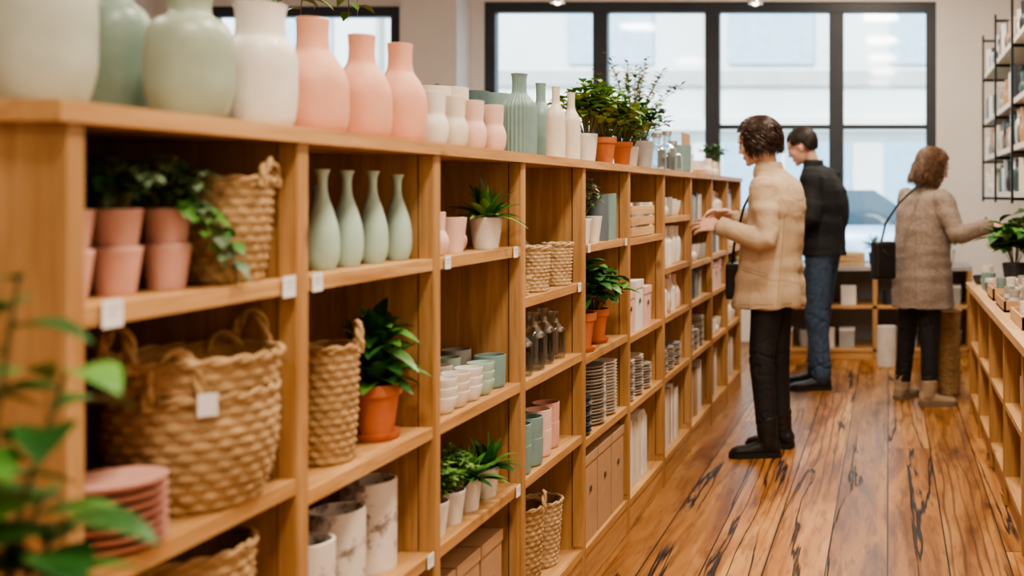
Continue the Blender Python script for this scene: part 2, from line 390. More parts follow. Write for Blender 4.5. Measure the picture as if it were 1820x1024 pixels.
# outside street
m=MB()
ST=M('facade_stone',(.78,.75,.68),.8,(.68,.66,.61),.7); ST2=M('facade_ledge',(.50,.47,.43),.8,scale=1.5); SW=M('facade_window',(.44,.55,.62),.2); SH=M('shop_blue',(.32,.47,.57),.5)
m.bx(-22,14,20,20.5,0,12,ST)
m.bx(-22,14,19.75,20,2.5,2.72,ST); m.bx(-22,14,19.9,20,3.35,3.62,ST2); m.bx(-22,14,19.8,20,5.2,5.3,ST2)
for x in(-15,-9.5,-3.4,2.5): m.tube([(x,19.9,2.7),(x,19.9,11)],.05,ST2,10)
for i in range(12):
    x=-21+i*3.0
    m.bx(x,x+1.6,19.93,19.99,3.75,5.1,SW); m.bx(x-.1,x+2.3,19.93,19.99,.5,2.3,SH); m.bx(x+1.0,x+1.06,19.9,19.93,.5,2.3,ST)
m.obj('building_across_street')
PAVE=M('pavement',(.42,.44,.46),.8)
m=MB(); m.bx(-22,14,9.82,20,-.15,-.05,PAVE); m.obj('street')
m=MB(); CARP=M('car_paint',(.30,.42,.55),.25,metal=.4); CW=M('car_glass',(.05,.08,.1),.1); TY=M('tyre',(.02,.02,.02),.8)
def sect(x,z0,z1,y0,y1): return [V((x,y0,z0)),V((x,y1,z0)),V((x,y1,z1*.8)),V((x,y1-.12,z1)),V((x,y0+.12,z1)),V((x,y0,z1*.8))]
m.loft([sect(-2.1,.35,.62,0,1.6),sect(-1.95,.22,.8,-.05,1.65),sect(-1.1,.2,.95,-.05,1.65),sect(1.2,.2,.95,-.05,1.65),sect(1.9,.22,.85,-.05,1.65),sect(2.05,.35,.6,0,1.6)],CARP)
m.loft([sect(-1.2,.9,.95,.05,1.55),sect(-.6,.9,1.42,.15,1.45),sect(.8,.9,1.42,.15,1.45),sect(1.5,.9,.95,.05,1.55)],CW)
for x in(-1.35,1.3):
    for y in(-.06,1.46): 
        m.tube([(x,y,.32),(x,y+.2,.32)],.32,TY,20)
m.obj('parked_car',(-1.0,14,-.05))

# ------------------------------------------------------------------ main shelving unit
YK=[1.315,1.827,2.369,2.928,3.512,4.12,4.76,5.41,6.05,6.63,7.22]
SHV=[[1.16,.82,.515,.14],[1.16,.79,.515,.14],[1.16,.79,.515,.14],[1.015,.785,.515,.14],[1.135,.765,.49,.13],[1.13,.75,.48,.12],[1.20,.97,.75,.48,.12],[1.15,.95,.75,.48,.12],[1.17,.96,.75,.48,.12],[1.17,.96,.75,.48,.12]]
TOPZ=1.415; T=.026; XB=-1.36; XF=-1.0
m=MB()
m.bx(XB-.02,XF+.008,YK[0]-.035,YK[-1]+.03,TOPZ-T,TOPZ,WY)
for i,y in enumerate(YK):
    m.bx(XB,XF,y-.014,y+.014,0,TOPZ-T,WZ)
    if i: 
        m.bx(XF-.034,XF-.0015,y-.0185,y-.0142,.15,TOPZ-T-.001,WZ)
        m.bx(XF-.0375,XF-.0345,y-.0150,y-.0141,.15,TOPZ-T-.001,WD)
for i in range(10):
    y0,y1=YK[i]+.0145,YK[i+1]-.0145
    for z in SHV[i]:
        m.bx(XB,XF-.003,y0,y1,z-T,z,WY)
    m.bx(XF-.03,XF-.006,y0,y1,0,SHV[i][-1]-T,WY)
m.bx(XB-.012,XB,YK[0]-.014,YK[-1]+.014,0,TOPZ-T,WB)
m.obj('wooden_shelf_unit',bevel=.002)

def put(mb,name,x,y,z,rz=None,bevel=0,ang=45): return mb.obj(name,(x,y,z+.0005),rz if rz is not None else 0,bevel,ang)
def ptag(y,z,w=.03,h=.032):
    t=MB(); t.box((0,0,0),(.0016,w,h),TAG); t.box((0.0012,0,h*.2),(.0006,w*.7,.0015),GREY); t.box((0.0012,-.002,-h*.05),(.0006,w*.5,.0012),GREY); t.obj('price_tag',(XF+.0015,y,z-.012))
for y,z,w in [(1.375,1.16,.036),(1.78,1.16,.036),(1.868,1.16,.032),(2.33,.515,.03),(2.42,1.16,.03),(2.86,1.16,.03),(2.88,.515,.03),(3.45,1.015,.03),(3.56,1.135,.028),(4.06,1.135,.028)]: ptag(y,z,w,w)

# ------------------------------------------------------------------ items on top
Z=TOPZ
put(vas('big',.064,.235,SAGE2),'ceramic_vase',-1.17,1.475,Z)
put(vas('big',.056,.235,DSAGE),'ceramic_vase',-1.275,1.76,Z)
put(vas('big',.063,.205,SAGE),'ceramic_vase',-1.13,1.728,Z)
put(vas('white',.058,.216,WHITE),'ceramic_vase',-1.095,1.862,Z)
put(vas('pink',.061,.215,PINK),'ceramic_vase',-1.08,2.004,Z)
put(vas('pink',.056,.209,PINK),'ceramic_vase',-1.07,2.17,Z)
put(vas('pink',.055,.215,PINK),'ceramic_vase',-1.07,2.339,Z)
for y,mt in((2.492,WHITE),(2.609,CREAM),(2.729,LPINK),(2.869,LPINK)): put(vas('cup',.0315,.125,mt),'small_ceramic_vase',-1.06,y,Z)
for x,y,mt,h in((-1.2,2.82,CREAM,.17),(-1.22,2.99,CREAM,.185),(-1.22,3.15,DTEAL,.19),(-1.22,3.33,TEAL,.2),(-1.2,2.6,WHITE,.16)): put(vas('mug',.042,h,mt),'tall_ceramic_cup',x,y,Z)
rib=lambda t,z: 1+.04*math.cos(26*t)
put(vas('bot',.047,.232,TEAL,rib,156),'ribbed_bottle_vase',-1.06,3.065,Z)
put(vas('bot',.036,.25,TEAL),'bottle_vase',-1.14,3.5,Z)
put(vas('bot',.029,.226,CREAM),'bottle_vase',-1.05,3.37,Z)
put(vas('bot',.030,.226,CREAM),'bottle_vase',-1.06,3.565,Z)
def plant(name,x,y,z,potk,Rm,H,kind,**k):
    mb=MB()
    if potk=='t': zz=terrapot(mb,Rm,H,k.get('saucer',True))
    else: pot(mb,Rm,H,potk); zz=H*.88
    o=(0,0,zz)
    if kind=='ros': rosette(mb,o,k.get('n',26),k['L'],k['W'],k.get('mats',[GR1,GR2]),k.get('droop',.5))
    else: bush(mb,o,k['rad'],k['h'],k.get('st',12),k.get('lp',7),k['L'],k['W'],k.get('mats',[GR1,GR2]),k.get('droop',.3))
    return put(mb,name,x,y,z,ang=80)
plant('potted_plant',-1.06,3.76,Z,WHITE,.035,.10,'b',rad=.12,h=.21,L=.055,W=.036,mats=[GR2,GR3,GR3],st=28)
plant('potted_plant',-1.06,3.99,Z,'t',.042,.10,'b',rad=.14,h=.20,L=.06,W=.040,mats=[GR2,GR3,GR3],st=30,lp=8,saucer=False)
plant('potted_plant',-1.06,4.24,Z,'t',.042,.095,'b',rad=.13,h=.17,L=.055,W=.028,mats=[GR2,GR3],st=28,saucer=False)
plant('potted_plant',-1.08,4.45,Z,WHITE,.037,.085,'b',rad=.09,h=.13,L=.045,W=.025,mats=[GR1,GR2],st=18)
plant('potted_plant',-1.08,4.68,Z,GREY,.052,.12,'b',rad=.13,h=.19,L=.055,W=.032,mats=[GR1,GR2],st=24)
mb=MB(); pot(mb,.05,.12,CREAM); bush(mb,(0,0,.1),.25,.46,26,16,.036,.020,[GR4,FLOW,GR4,GR2],.1); put(mb,'dried_flower_pot',-1.2,5.0,Z,ang=80)
def jar(Rm,H):
    mb=MB(); vas('bot',Rm,H,CLEAR,mb=mb); mb.lathe([(0,H),(Rm*.5,H),(Rm*.52,H+.02),(0,H+.022)],BRASS,20); return mb
put(jar(.045,.15),'glass_jar',-1.07,4.92,Z); put(jar(.045,.17),'glass_jar',-1.06,5.1,Z); put(jar(.045,.13),'glass_jar',-1.06,5.24,Z)
put(vas('mug',.055,.14,TEAL),'ceramic_planter',-1.07,5.48,Z)
put(vas('mug',.045,.10,WHITE),'ceramic_planter',-1.08,5.66,Z)
mb=MB(); mb.box((0,0,.012),(.2,.26,.024),PALE); mb.box((-.02,.05,.13),(.012,.2,.2),KRAFT)
for q in range(4): mb.box((.05,-.09+.05*q,.05),(.05,.04,.05),WBOX)
put(mb,'gift_box_display',-1.12,5.95,Z,bevel=.001)
mb=MB()
for q in range(6): vas('cup',.028,U(.07,.11),random.choice([CREAM,WHITE,KRAFT]),mb=mb,o=(U(-.06,.06),q*.09,0))
put(mb,'candle_jar_group',-1.1,6.3,Z)
plant('potted_plant',-1.15,7.0,Z,WHITE,.05,.1,'b',rad=.1,h=.14,L=.05,W=.03,st=12)

# ------------------------------------------------------------------ bay 1
z=1.16
def stackpots(n,Rm,H,mt,step):
    mb=MB()
    for q in range(n): vas('pot',Rm,H,mt,mb=mb,o=(0,0,q*step),wall=.0025)
    return mb
for (x,y) in((-1.082,1.495),(-1.075,1.59),(-1.08,1.40)):
    mb=stackpots(2,.0325,.067,DPINK,.053)
    soil(mb,.028,.110)
    if y>1.45: bush(mb,(0,0,.11),.06,.085,16,8,.038,.023,[GR4,GR1,GR4],.5)
    if y>1.55:
        trail(mb,(0,0,.112),.35,.075,.10,14,.036,.024,[GR4,GR4,GR2]); trail(mb,(0,0,.112),.8,.09,.14,18,.036,.024,[GR4,GR2]); trail(mb,(0,0,.112),0.0,.06,.06,12,.036,.024,[GR4,GR2]); trail(mb,(0,0,.112),1.0,.075,.08,14,.036,.024,[GR4,GR2])
    put(mb,'pink_plant_pot',x,y,z,ang=80)
mb=stackpots(1,.035,.09,GREY,.05); soil(mb,.03,.08); bush(mb,(0,0,.08),.11,.12,24,9,.038,.022,[GR4,GR1],.6); put(mb,'potted_plant',-1.2,1.57,z,ang=80)
mb=basket(MB(),.055,.070,.165,11,17,WICK,amp=.0045,bulge=.004,handles=[.2,math.pi+.2],hh=.042,hw=.03); put(mb,'wicker_basket',-1.078,1.728,z,ang=80)
z=.82
mb=MB(); basket(mb,.090,.113,.175,11,21,WICK,amp=.005,bulge=.010,handles=[-1.2,1.75],hh=.085,hw=.035); basket(mb,.112,.119,.05,3,21,WICK,o=(0,0,.18),amp=.005,rim=True,handles=[-1.9,1.4],hh=.07,hw=.032)
mb.box((.085,-.098,.17),(.026,.002,.034),TAG,rz=.7); put(mb,'large_wicker_basket',-1.09,1.675,z,rz=0,ang=80)
mb=MB()
for q in range(7): mb.lathe([(0,0),(.04,0),(.058,.006),(.066,.0125),(.067,.0145),(.058,.0115),(.038,.0045),(0,.0045)],DPINK,48,(0,0,q*.0135))
put(mb,'plate_stack',-1.056,1.45,z)
mb=MB()
for q in range(9): vas('bowl',.045,.035,GREY if q%2 else DPINK,mb=mb,o=(0,0,q*.018))
put(mb,'bowl_stack',-1.19,1.475,z)
put(basket(MB(),.08,.105,.23,14,20,WICK,amp=.005,bulge=.006),'wicker_basket',-1.12,1.68,.515,ang=80)
put(basket(MB(),.07,.09,.2,12,18,WICKD,amp=.004,bulge=.006),'wicker_basket',-1.12,1.45,.515,ang=80)
# ------------------------------------------------------------------ bay 2
for y in(2.0,2.091,2.195,2.305): put(vas('mint',.0295,.187+U(-.004,.004),MINT),'mint_bottle_vase',-1.06,y,1.16)
for y in(2.02,2.13,2.24): put(vas('mint',.0275,.16,GREY),'grey_bottle_vase',-1.2,y,1.16)
mb=basket(MB(),.044,.053,.22,15,14,WICK,amp=.0045,bulge=.003,handles=[.6,math.pi+.6],hh=.055,hw=.03); put(mb,'wicker_basket',-1.075,2.045,.79,ang=80)
mb=MB(); zz=terrapot(mb,.05,.108); mb.tube([(0,0,zz-.01),(0,0,zz+.12)],.006,STEM)
for dz,n_,L_ in((.015,16,.11),(.045,16,.12),(.085,16,.115),(.12,12,.09)): rosette(mb,(0,0,zz+dz),n_,L_,.046,[GR1,GR1,GR2],.45,5,70)
put(mb,'potted_plant',-1.075,2.24,.79,ang=80)
for x,y,r,h in((-1.095,2.25,.055,.185),(-1.08,2.09,.052,.17),(-1.055,1.93,.050,.16),(-1.25,2.15,.05,.19)): put(vas('cyl',r,h,MARB,wall=.006),'marbled_planter',x,y,.515)
def cbox(w,d,h,mt,lid=True):
    mb=MB(); mb.box((0,0,h*.5),(w,d,h),mt)
    if lid: mb.box((0,0,h-.012),(w+.006,d+.006,.03),mt)
    mb.tube([(w/2+.0032,0,h*.6),(w/2+.0042,0,h*.6)],.011,DARK,16)
    return mb
for b in(0,1,2):
    for q in range(3): put(cbox(.26,.14,.27,KRAFT),'cardboard_box',-1.16,YK[b]+.093+q*.155,.14,bevel=.0015)
# ------------------------------------------------------------------ bay 3
z=1.16
mb=MB()
for q in range(5): vas('pot',.032,.055,[WHITE,LPINK,GREY,LPINK,WHITE][q],mb=mb,o=(0,0,q*.030))
put(mb,'cup_stack',-1.12,2.53,z)
mb=MB(); vas('cup',.034,.10,LPINK,mb=mb); put(mb,'small_ceramic_vase',-1.045,2.45,z)
put(vas('pot',.036,.085,LPINK),'pink_plant_pot',-1.055,2.575,z)
put(vas('cup',.036,.085,DPINK),'small_ceramic_vase',-1.09,2.665,z)
put(vas('mug',.036,.15,LPINK),'ceramic_cup',-1.17,2.65,z); put(vas('mug',.036,.16,WHITE),'ceramic_cup',-1.2,2.75,z)
plant('potted_plant',-1.05,2.785,z,WHITE,.042,.082,'ros',n=40,L=.13,W=.027,mats=[GR1,GR2,GR3],droop=.5)
z=.79
for x,y,mt in((-1.045,2.50,WHITE),(-1.045,2.575,CREAM),(-1.045,2.655,WHITE),(-1.045,2.735,MINT),(-1.125,2.50,WHITE),(-1.13,2.59,GREY),(-1.13,2.68,WHITE),(-1.2,2.55,CREAM)):
    mb=MB()
    for q in range(3): vas('bowl',.034,.038,mt,mb=mb,o=(0,0,q*.022))
    put(mb,'bowl_stack',x,y,z)
put(vas('mug',.040,.085,TEAL),'ceramic_cup',-1.06,2.84,z); put(vas('mug',.038,.1,GREY),'ceramic_cup',-1.15,2.84,z); put(vas('mug',.032,.09,MINT),'ceramic_cup',-1.14,2.76,z)
z=.515
for y,k in((2.465,'f'),(2.56,'f'),(2.665,'r'),(2.785,'r')):
    if k=='f': plant('potted_plant',-1.05,y,z,WHITE,.034,.078,'b',rad=.06,h=.12,L=.024,W=.010,mats=[GR2,GR1,GR3],st=30,lp=16)
    else: plant('potted_plant',-1.05,y,z,WHITE,.034,.078,'ros',n=34,L=.11,W=.025,mats=[GR1,GR2,GR2],droop=.45)
# ------------------------------------------------------------------ bay 4
z=1.015
put(basket(MB(),.039,.046,.13,12,14,WICKD,amp=.004),'seagrass_basket',-1.05,3.16,z,ang=80)
put(basket(MB(),.039,.046,.13,12,14,WICKD,amp=.004),'seagrass_basket',-1.05,3.385,z,ang=80)
put(basket(MB(),.026,.032,.05,6,10,WICKD,amp=.003),'seagrass_basket',-1.05,3.03,z,ang=80)
for x,y,h in((-1.15,3.12,.27),(-1.17,3.26,.24),(-1.18,3.40,.2)): put(vas('bot',.038,h,GREY),'bottle_vase',x,y,z)
z=.785
for x,y,h in((-1.05,3.04,.15),(-1.05,3.15,.17),(-1.06,3.27,.17),(-1.06,3.38,.15),(-1.15,3.1,.18),(-1.15,3.25,.16)): put(vas('bot',.036,h,CLEAR),'glass_bottle',x,y,z)
z=.515
for x,y,n,mt in((-1.05,3.01,2,TEAL),(-1.05,3.11,2,TEAL),(-1.06,3.22,2,LPINK),(-1.07,3.33,2,DPINK),(-1.15,3.03,3,CREAM),(-1.16,3.17,3,DPINK)):
    mb=MB()
    for q in range(n): vas('mug',.042,.08,mt,mb=mb,o=(0,0,q*.06))
    put(mb,'cup_stack',x,y,z)
put(basket(MB(),.055,.07,.25,16,16,WICK,amp=.0045,handles=[.3,math.pi+.3],hh=.05,hw=.03),'wicker_basket',-1.08,3.12,.14,ang=80)
put(basket(MB(),.055,.07,.2,14,16,WICKD,amp=.004),'wicker_basket',-1.1,3.36,.14,ang=80)
# ------------------------------------------------------------------ bay 5
z=1.135
plant('potted_plant',-1.05,3.63,z,WHITE,.040,.085,'b',rad=.08,h=.16,L=.032,W=.017,mats=[GR4,GR4,FLOW,GR2],st=24,lp=10)
put(vas('pot',.040,.09,WHITE),'white_plant_pot',-1.05,3.76,z)
put(vas('cyl',.044,.165,GBLUE),'ceramic_canister',-1.06,3.87,z); put(vas('cyl',.044,.17,TEAL),'ceramic_canister',-1.06,3.98,z); put(vas('cyl',.042,.15,GBLUE),'ceramic_canister',-1.16,3.9,z)
z=.765
plant('potted_plant',-1.06,3.66,z,'t',.056,.125,'b',rad=.11,h=.19,L=.08,W=.055,mats=[GR1,GR1,GR2],st=24,lp=7)
plant('potted_plant',-1.07,3.88,z,'t',.052,.115,'b',rad=.11,h=.18,L=.08,W=.055,mats=[GR1,GR2],st=22,lp=7)
z=.49
def plates(n,r,mts):
    mb=MB()
    for q in range(n): mb.lathe([(0,0),(r*.6,0),(r*.85,.006),(r,.012),(r*1.01,.014),(r*.82,.009),(r*.55,.004),(0,.004)],mts[q%len(mts)],36,(0,0,q*.0115))
    return mb
put(plates(11,.062,[DTEAL,DARK,GREY]),'plate_stack',-1.068,3.61,z); put(plates(18,.072,[WHITE,CREAM,GREY]),'plate_stack',-1.078,3.79,z); put(plates(17,.06,[WHITE,CREAM]),'plate_stack',-1.07,3.96,z)
for q in range(3): put(cbox(.27,.17,.29,KRAFT),'cardboard_box',-1.15,3.63+q*.185,.13,bevel=.0015)
# ------------------------------------------------------------------ far bays
def crate(w,d,h):
    mb=MB()
    for k in range(3):
        zc=h*(k+.5)/3
        mb.box((w/2,0,zc),(.008,d,h/3*.8),PALE); mb.box((-w/2,0,zc),(.008,d,h/3*.8),PALE); mb.box((0,d/2,zc),(w,.008,h/3*.8),PALE); mb.box((0,-d/2,zc),(w,.008,h/3*.8),PALE)
    mb.box((0,0,.006),(w,d,.008),PALE)
    for q in range(5): mb.box((U(-.04,.04),-d*.36+q*d*.18,h*.62),(w*.55,d*.13,h*.9),random.choice([WBOX,CREAM,KRAFT]))
    return mb
def books(n,h,mts,d=.2):
    mb=MB(); y=0
    for q in range(n):
        t=U(.025,.05); hh=h*U(.82,1); mb.box((-d/2,y+t/2,hh/2),(d*U(.9,1),t-.002,hh),random.choice(mts)); y+=t
    return mb,y
def fill(i,z,kind,hmax):
    y0,y1=YK[i]+.03,YK[i+1]-.03
    if kind=='books':
        mb,w=books(int((y1-y0)/.045),min(hmax,.28),[WBOX,WBOX,KRAFT,CREAM]); put(mb,'box_file_row',-1.03,y0,z,bevel=.001); return
    if kind=='boxes':
        y=y0+.07
        while y<y1-.07: put(cbox(.2,.125,min(hmax,U(.14,.2)),random.choice([PBOX,PBOX,WBOX])),'gift_box',-1.12,y,z,bevel=.001); y+=.15
        return
    if kind=='bluebooks':
        mb,w=books(int((y1-y0)/.045),min(hmax,.17),[BBOX,DTEAL,GREY,CREAM]); put(mb,'book_row',-1.03,y0,z,bevel=.001); return
    if kind=='plates':
        for y in(y0+.1,y0+.25,y0+.4): 
            if y<y1-.05: put(plates(random.choice([9,12,14]),.068,[WHITE,CREAM,GREY]),'plate_stack',-1.08,y,z)
        return
    if kind=='plants':
        for y in(y0+.1,y0+.3): plant('potted_plant',-1.07,y,z,random.choice([WHITE,GREY,'t']),.04,.09,'b',rad=.075,h=.11,L=.045,W=.03,st=10)
        return
    sets={'vases':('mint','pink','bot','cup'),'cups':('mug','cup','bowl'),'tall':('bot','white')}
    cm={'vases':[WHITE,CREAM,LPINK],'cups':[WHITE,CREAM,TEAL,GREY],'tall':[WHITE,CREAM,WHITE]}
    mx={'vases':.18,'cups':.09,'tall':.22}[kind]
    y=y0+.05
    while y<y1-.04:
        h=min(hmax,mx*U(.8,1)); put(vas(random.choice(sets[kind]),.038,h,random.choice(cm[kind]),seg=28),{'vases':'ceramic_vase','cups':'ceramic_cup','tall':'bottle_vase'}[kind],-1.06,y,z)
        if R()<.6: put(vas(random.choice(sets[kind]),.038,h,random.choice(cm[kind]),seg=28),{'vases':'ceramic_vase','cups':'ceramic_cup','tall':'bottle_vase'}[kind],-1.16,y+.01,z)
        y+=U(.082,.11)
mb=crate(.16,.4,.13); put(mb,'wooden_crate',-1.1,4.43,1.13,bevel=.0008)
fill(5,.75,'boxes',.2); fill(5,.48,'plates',.2); fill(5,.12,'books',.3)
kinds={6:['cups','tall','vases','plates','books'],7:['bluebooks','cups','bluebooks','plates','books'],8:['vases','bluebooks','boxes','cups','books'],9:['bluebooks','cups','plants','vases','books']}
for i in range(6,10):
    zs=SHV[i]
    for j,z in enumerate(zs):
        top=(TOPZ-T) if j==0 else zs[j-1]-T
        fill(i,z,kinds[i][j],top-z-.02)

# ------------------------------------------------------------------ right counter
CX0,CX1,CY0,CY1,CZ=.48,1.13,2.6,6.38,.78
m=MB()
m.bx(CX0-.02,CX1,CY0-.02,CY1+.02,CZ-.035,CZ,PALE)
n=6
for i in range(n+1):
    y=CY0+(CY1-CY0-.03)*i/n; m.bx(CX0,CX1-.02,y,y+.03,0,CZ-.035,WZ)
for i in range(n):
    ya=CY0+(CY1-CY0-.03)*i/n+.03; yb=CY0+(CY1-CY0-.03)*(i+1)/n
    for z in(.12,.43): m.bx(CX0+.005,CX1-.03,ya,yb,z-.025,z,WY)
    m.bx(CX0+.02,CX0+.045,ya,yb,0,.094,WY)
m.bx(CX1-.02,CX1,CY0,CY1,0,CZ-.035,WZ)
m.obj('wooden_display_counter',bevel=.002)
for i in range(n):
    ya=CY0+(CY1-CY0-.03)*i/n+.05
    mb,w=books(12,.26,[WBOX,CREAM,WBOX,KRAFT],.25)
    put(mb,'box_file_row',CX0+.30,ya,.12,bevel=.001)
    if i%2==0:
        mb=MB()
        for q in range(5): vas('mug',.045,.13,random.choice([WHITE,GREY,CREAM]),mb=mb,o=(0,q*.105,0),seg=24)
        put(mb,'ceramic_cup_row',CX0+.1,ya+.05,.43)
    else:
        mb,w=books(11,.22,[WBOX,BBOX,KRAFT],.25); put(mb,'box_file_row',CX0+.3,ya,.43,bevel=.001)
def tray(w,d,h,mt):
    mb=MB(); mb.box((0,0,.005),(w,d,.01),mt)
    for sx,sy,ww,dd in((1,0,.01,d),(-1,0,.01,d),(0,1,w,.01),(0,-1,w,.01)): mb.box((sx*(w/2-.005),sy*(d/2-.005),h/2),(ww,dd,h),mt)
    for a in range(3):
        for b in range(3):
            if (a+b)%2: mb.box((-w*.28+a*w*.28,-d*.28+b*d*.28,h*.55),(w*.2,d*.2,h*.9),random.choice([WBOX,CREAM,PBOX,KRAFT]),rz=U(-.2,.2))
            else: vas(random.choice(['bowl','mug','cup']),min(w,d)*.12,h*U(1.0,1.7),random.choice([WHITE,GREY,TEAL,LPINK]),mb=mb,o=(-w*.28+a*w*.28,-d*.28+b*d*.28,.0105),seg=20)
    return mb
put(tray(.3,.4,.05,PALE),'wooden_tray',.66,4.3,CZ,bevel=.0008); put(tray(.26,.36,.05,KRAFT),'wooden_tray',.64,4.92,CZ,bevel=.0008); put(tray(.22,.3,.06,PALE),'wooden_tray',.62,5.40,CZ,bevel=.0008)
mb=MB()
for q in range(3): mb.box((0,0,.012+q*.024),(.2-.02*q,.14,.022),[DARK,GBLUE,WBOX][q],rz=.2*q)
put(mb,'book_stack',.62,5.74,CZ,bevel=.001)
put(vas('mug',.04,.09,TEAL),'ceramic_cup',.55,5.9,CZ); put(vas('cup',.04,.12,WHITE),'small_ceramic_vase',.56,6.05,CZ); put(vas('bowl',.05,.05,DARK),'ceramic_bowl',.54,6.25,CZ)
plant('potted_plant',.72,6.14,CZ,DARK,.07,.13,'b',rad=.17,h=.28,L=.12,W=.07,mats=[GR1,GR2,GR2],st=20,lp=7)
plant('potted_plant',.84,5.68,CZ,WHITE,.08,.15,'b',rad=.16,h=.40,L=.12,W=.075,mats=[GR2,GR3,GR1],st=22,lp=7)
plant('potted_plant',.86,5.15,CZ,WHITE,.07,.13,'b',rad=.13,h=.32,L=.12,W=.06,mats=[GR2,GR3],st=10,lp=6)
put(vas('bot',.05,.2,CLEAR),'glass_bottle',.9,4.6,CZ)
# wall shelves on right
m=MB()
LV=[1.32,1.60,1.88,2.24]; LWOOD=M('whitewashed_board',(.74,.68,.60),.6)
SX=.745
for z in LV: m.bx(SX,1.149,4.2,8.40,z-.034,z,LWOOD)
for y in(4.4,5.4,6.4,7.4,8.37):
    m.bx(1.125,1.149,y-.014,y+.014,1.2,2.75,METAL); m.bx(SX-.016,SX,y-.011,y+.011,1.25,2.55,METAL)
    for z in LV+[2.55]: m.bx(SX,1.13,y-.008,y+.008,z-.052,z-.034,METAL)
m.obj('wall_mounted_shelves',bevel=.0015)
for z in LV:
    y=6.2
    while y<8.30:
        if z in(1.32,1.88) and R()<.18:
            plant('potted_plant',.86,y+.05,z,random.choice([WHITE,TERRA]),.05,.08,'b',rad=.08,h=.11,L=.06,W=.035,mats=[GR2,GR3],st=12,lp=7); y+=.2; continue
        k=random.choice(['bot','mug','cyl','white','cup']); h=U(.12,.215)
        put(vas(k,.046,h,random.choice([WHITE,WHITE,CREAM,GREY,DTEAL,KRAFT,DARK]),seg=24),'shelf_jar',.80,y,z)
        put(vas(random.choice(['bot','cyl']),.042,min(.235,h*1.25),random.choice([WHITE,GREY,DTEAL,WHITE,KRAFT]),seg=24),'shelf_bottle',.91,y+.03,z)
        y+=U(.098,.118)

# ------------------------------------------------------------------ back table
m=MB(); bx0,bx1,by0,by1=-.95,.66,8.45,8.95
m.bx(bx0,bx1,by0,by1,.70,.735,GREY); m.bx(bx0,bx1,by0,by1,.40,.425,WX); m.bx(bx0,bx1,by0,by1,.06,.085,WX)
for x in(bx0,-.13,bx1-.04): m.bx(x,x+.04,by0,by1,0,.70,WZ)
m.bx(bx0,bx1,by1-.02,by1,0,.70,GREY); m.bx(bx0,bx1,by0+.01,by0+.03,0,.06,WX)
m.obj('back_display_table',bevel=.002)
for z,hm in((.425,.2),(.085,.24)):
    x=bx0+.12
    while x<bx1-.1:
        if abs(x+.11)<.09: x=0.0
        k=R()
        if k<.5: put(vas(random.choice(['mug','cup','pot']),.05,U(.1,hm*.8),random.choice([WHITE,GREY,DARK,CREAM,TEAL])),'ceramic_planter',x,by0+.12,z)
        else: 
            mb=MB(); mb.box((0,0,.07),(.12,.14,.14),random.choice([WBOX,KRAFT,GREY])); mb.box((0,0,.143),(.125,.145,.02),WBOX); put(mb,'storage_box',x,by0+.13,z,bevel=.001)
        x+=U(.15,.19)
put(crate(.3,.2,.10),'wooden_crate',-.35,8.65,.735,bevel=.0008)
put(vas('white',.06,.16,WHITE),'ceramic_vase',-.62,8.65,.735); put(vas('mug',.06,.12,GREY),'ceramic_planter',.12,8.65,.735); put(vas('bot',.045,.2,CREAM),'bottle_vase',.3,8.7,.735)
plant('potted_plant',.48,8.7,.735,WHITE,.06,.12,'b',rad=.14,h=.2,L=.08,W=.05,st=12)
plant('potted_plant',-.12,8.7,.735,DARK,.05,.1,'b',rad=.1,h=.15,L=.06,W=.03,st=10)
mb=MB(); vas('cyl',.075,.30,WHITE,mb=mb,wall=.006); put(mb,'white_floor_bin',-.02,8.15,0)
mb=MB()
for q in range(4): basket(mb,.10,.112,.135,7,20,WICK,o=(0,0,q*.135),amp=.006)
put(mb,'stacked_wicker_baskets',.36,7.03,0,ang=80)

# ------------------------------------------------------------------ hanging planter, pendant lamps
BULB,nt_,b_=_nt('lamp_bulb_glow'); b_.inputs['Base Color'].default_value=(1,.9,.75,1); b_.inputs['Emission Color'].default_value=(1,.85,.65,1); b_.inputs['Emission Strength'].default_value=8
def pend(x,y,z):
    mb=MB(); mb.tube([(0,0,.11),(0,0,ZC-z)],.004,METAL,6); mb.lathe([(.02,.12),(.03,.11),(.05,.05),(.055,0),(.052,0),(.046,.05),(.02,.1)],BRASS,28); mb.ell((0,0,.02),(.028,.028,.035),BULB); mb.lathe([(0,ZC-z),(.05,ZC-z),(.05,ZC-z-.02),(0,ZC-z-.02)],METAL,24)
    mb.obj('pendant_lamp',(x,y,z))
pend(-.95,7.6,2.66); pend(-2.45,7.9,2.72)
mb=MB(); pot(mb,.1,.13,WHITE); bush(mb,(0,0,.11),.18,.05,14,9,.09,.05,[GR2,GR3],.9)
for a in range(3): mb.tube([(.095*math.cos(a*2.09),.095*math.sin(a*2.09),.12),(0,0,.5)],.0025,STEM,5)
for a in range(5): trail(mb,(0,0,.13),a*1.26,.14,.22,12,.07,.045,[GR2,GR3])
mb.tube([(0,0,.5),(0,0,ZC-2.06)],.003,STEM,5); mb.obj('hanging_planter',(-2.13,4.0,2.06),ang=80)
mb=MB()
for x in(-.5,.5):
    for y in(-.15,.15): mb.box((x,y,1.0),(.025,.025,2.0),METAL)
for z in(.3,.8,1.3,1.72,1.98): mb.box((0,0,z),(1.02,.33,.025),METAL if z>1.9 else PALE)
for q in range(7): vas(random.choice(['mug','bot','cup']),.05,U(.12,.2),random.choice([WHITE,GREY,DARK,CREAM]),mb=mb,o=(-.42+q*.14,0,1.7325),seg=24)
mb.obj('metal_display_rack',(-3.35,6.9,0))

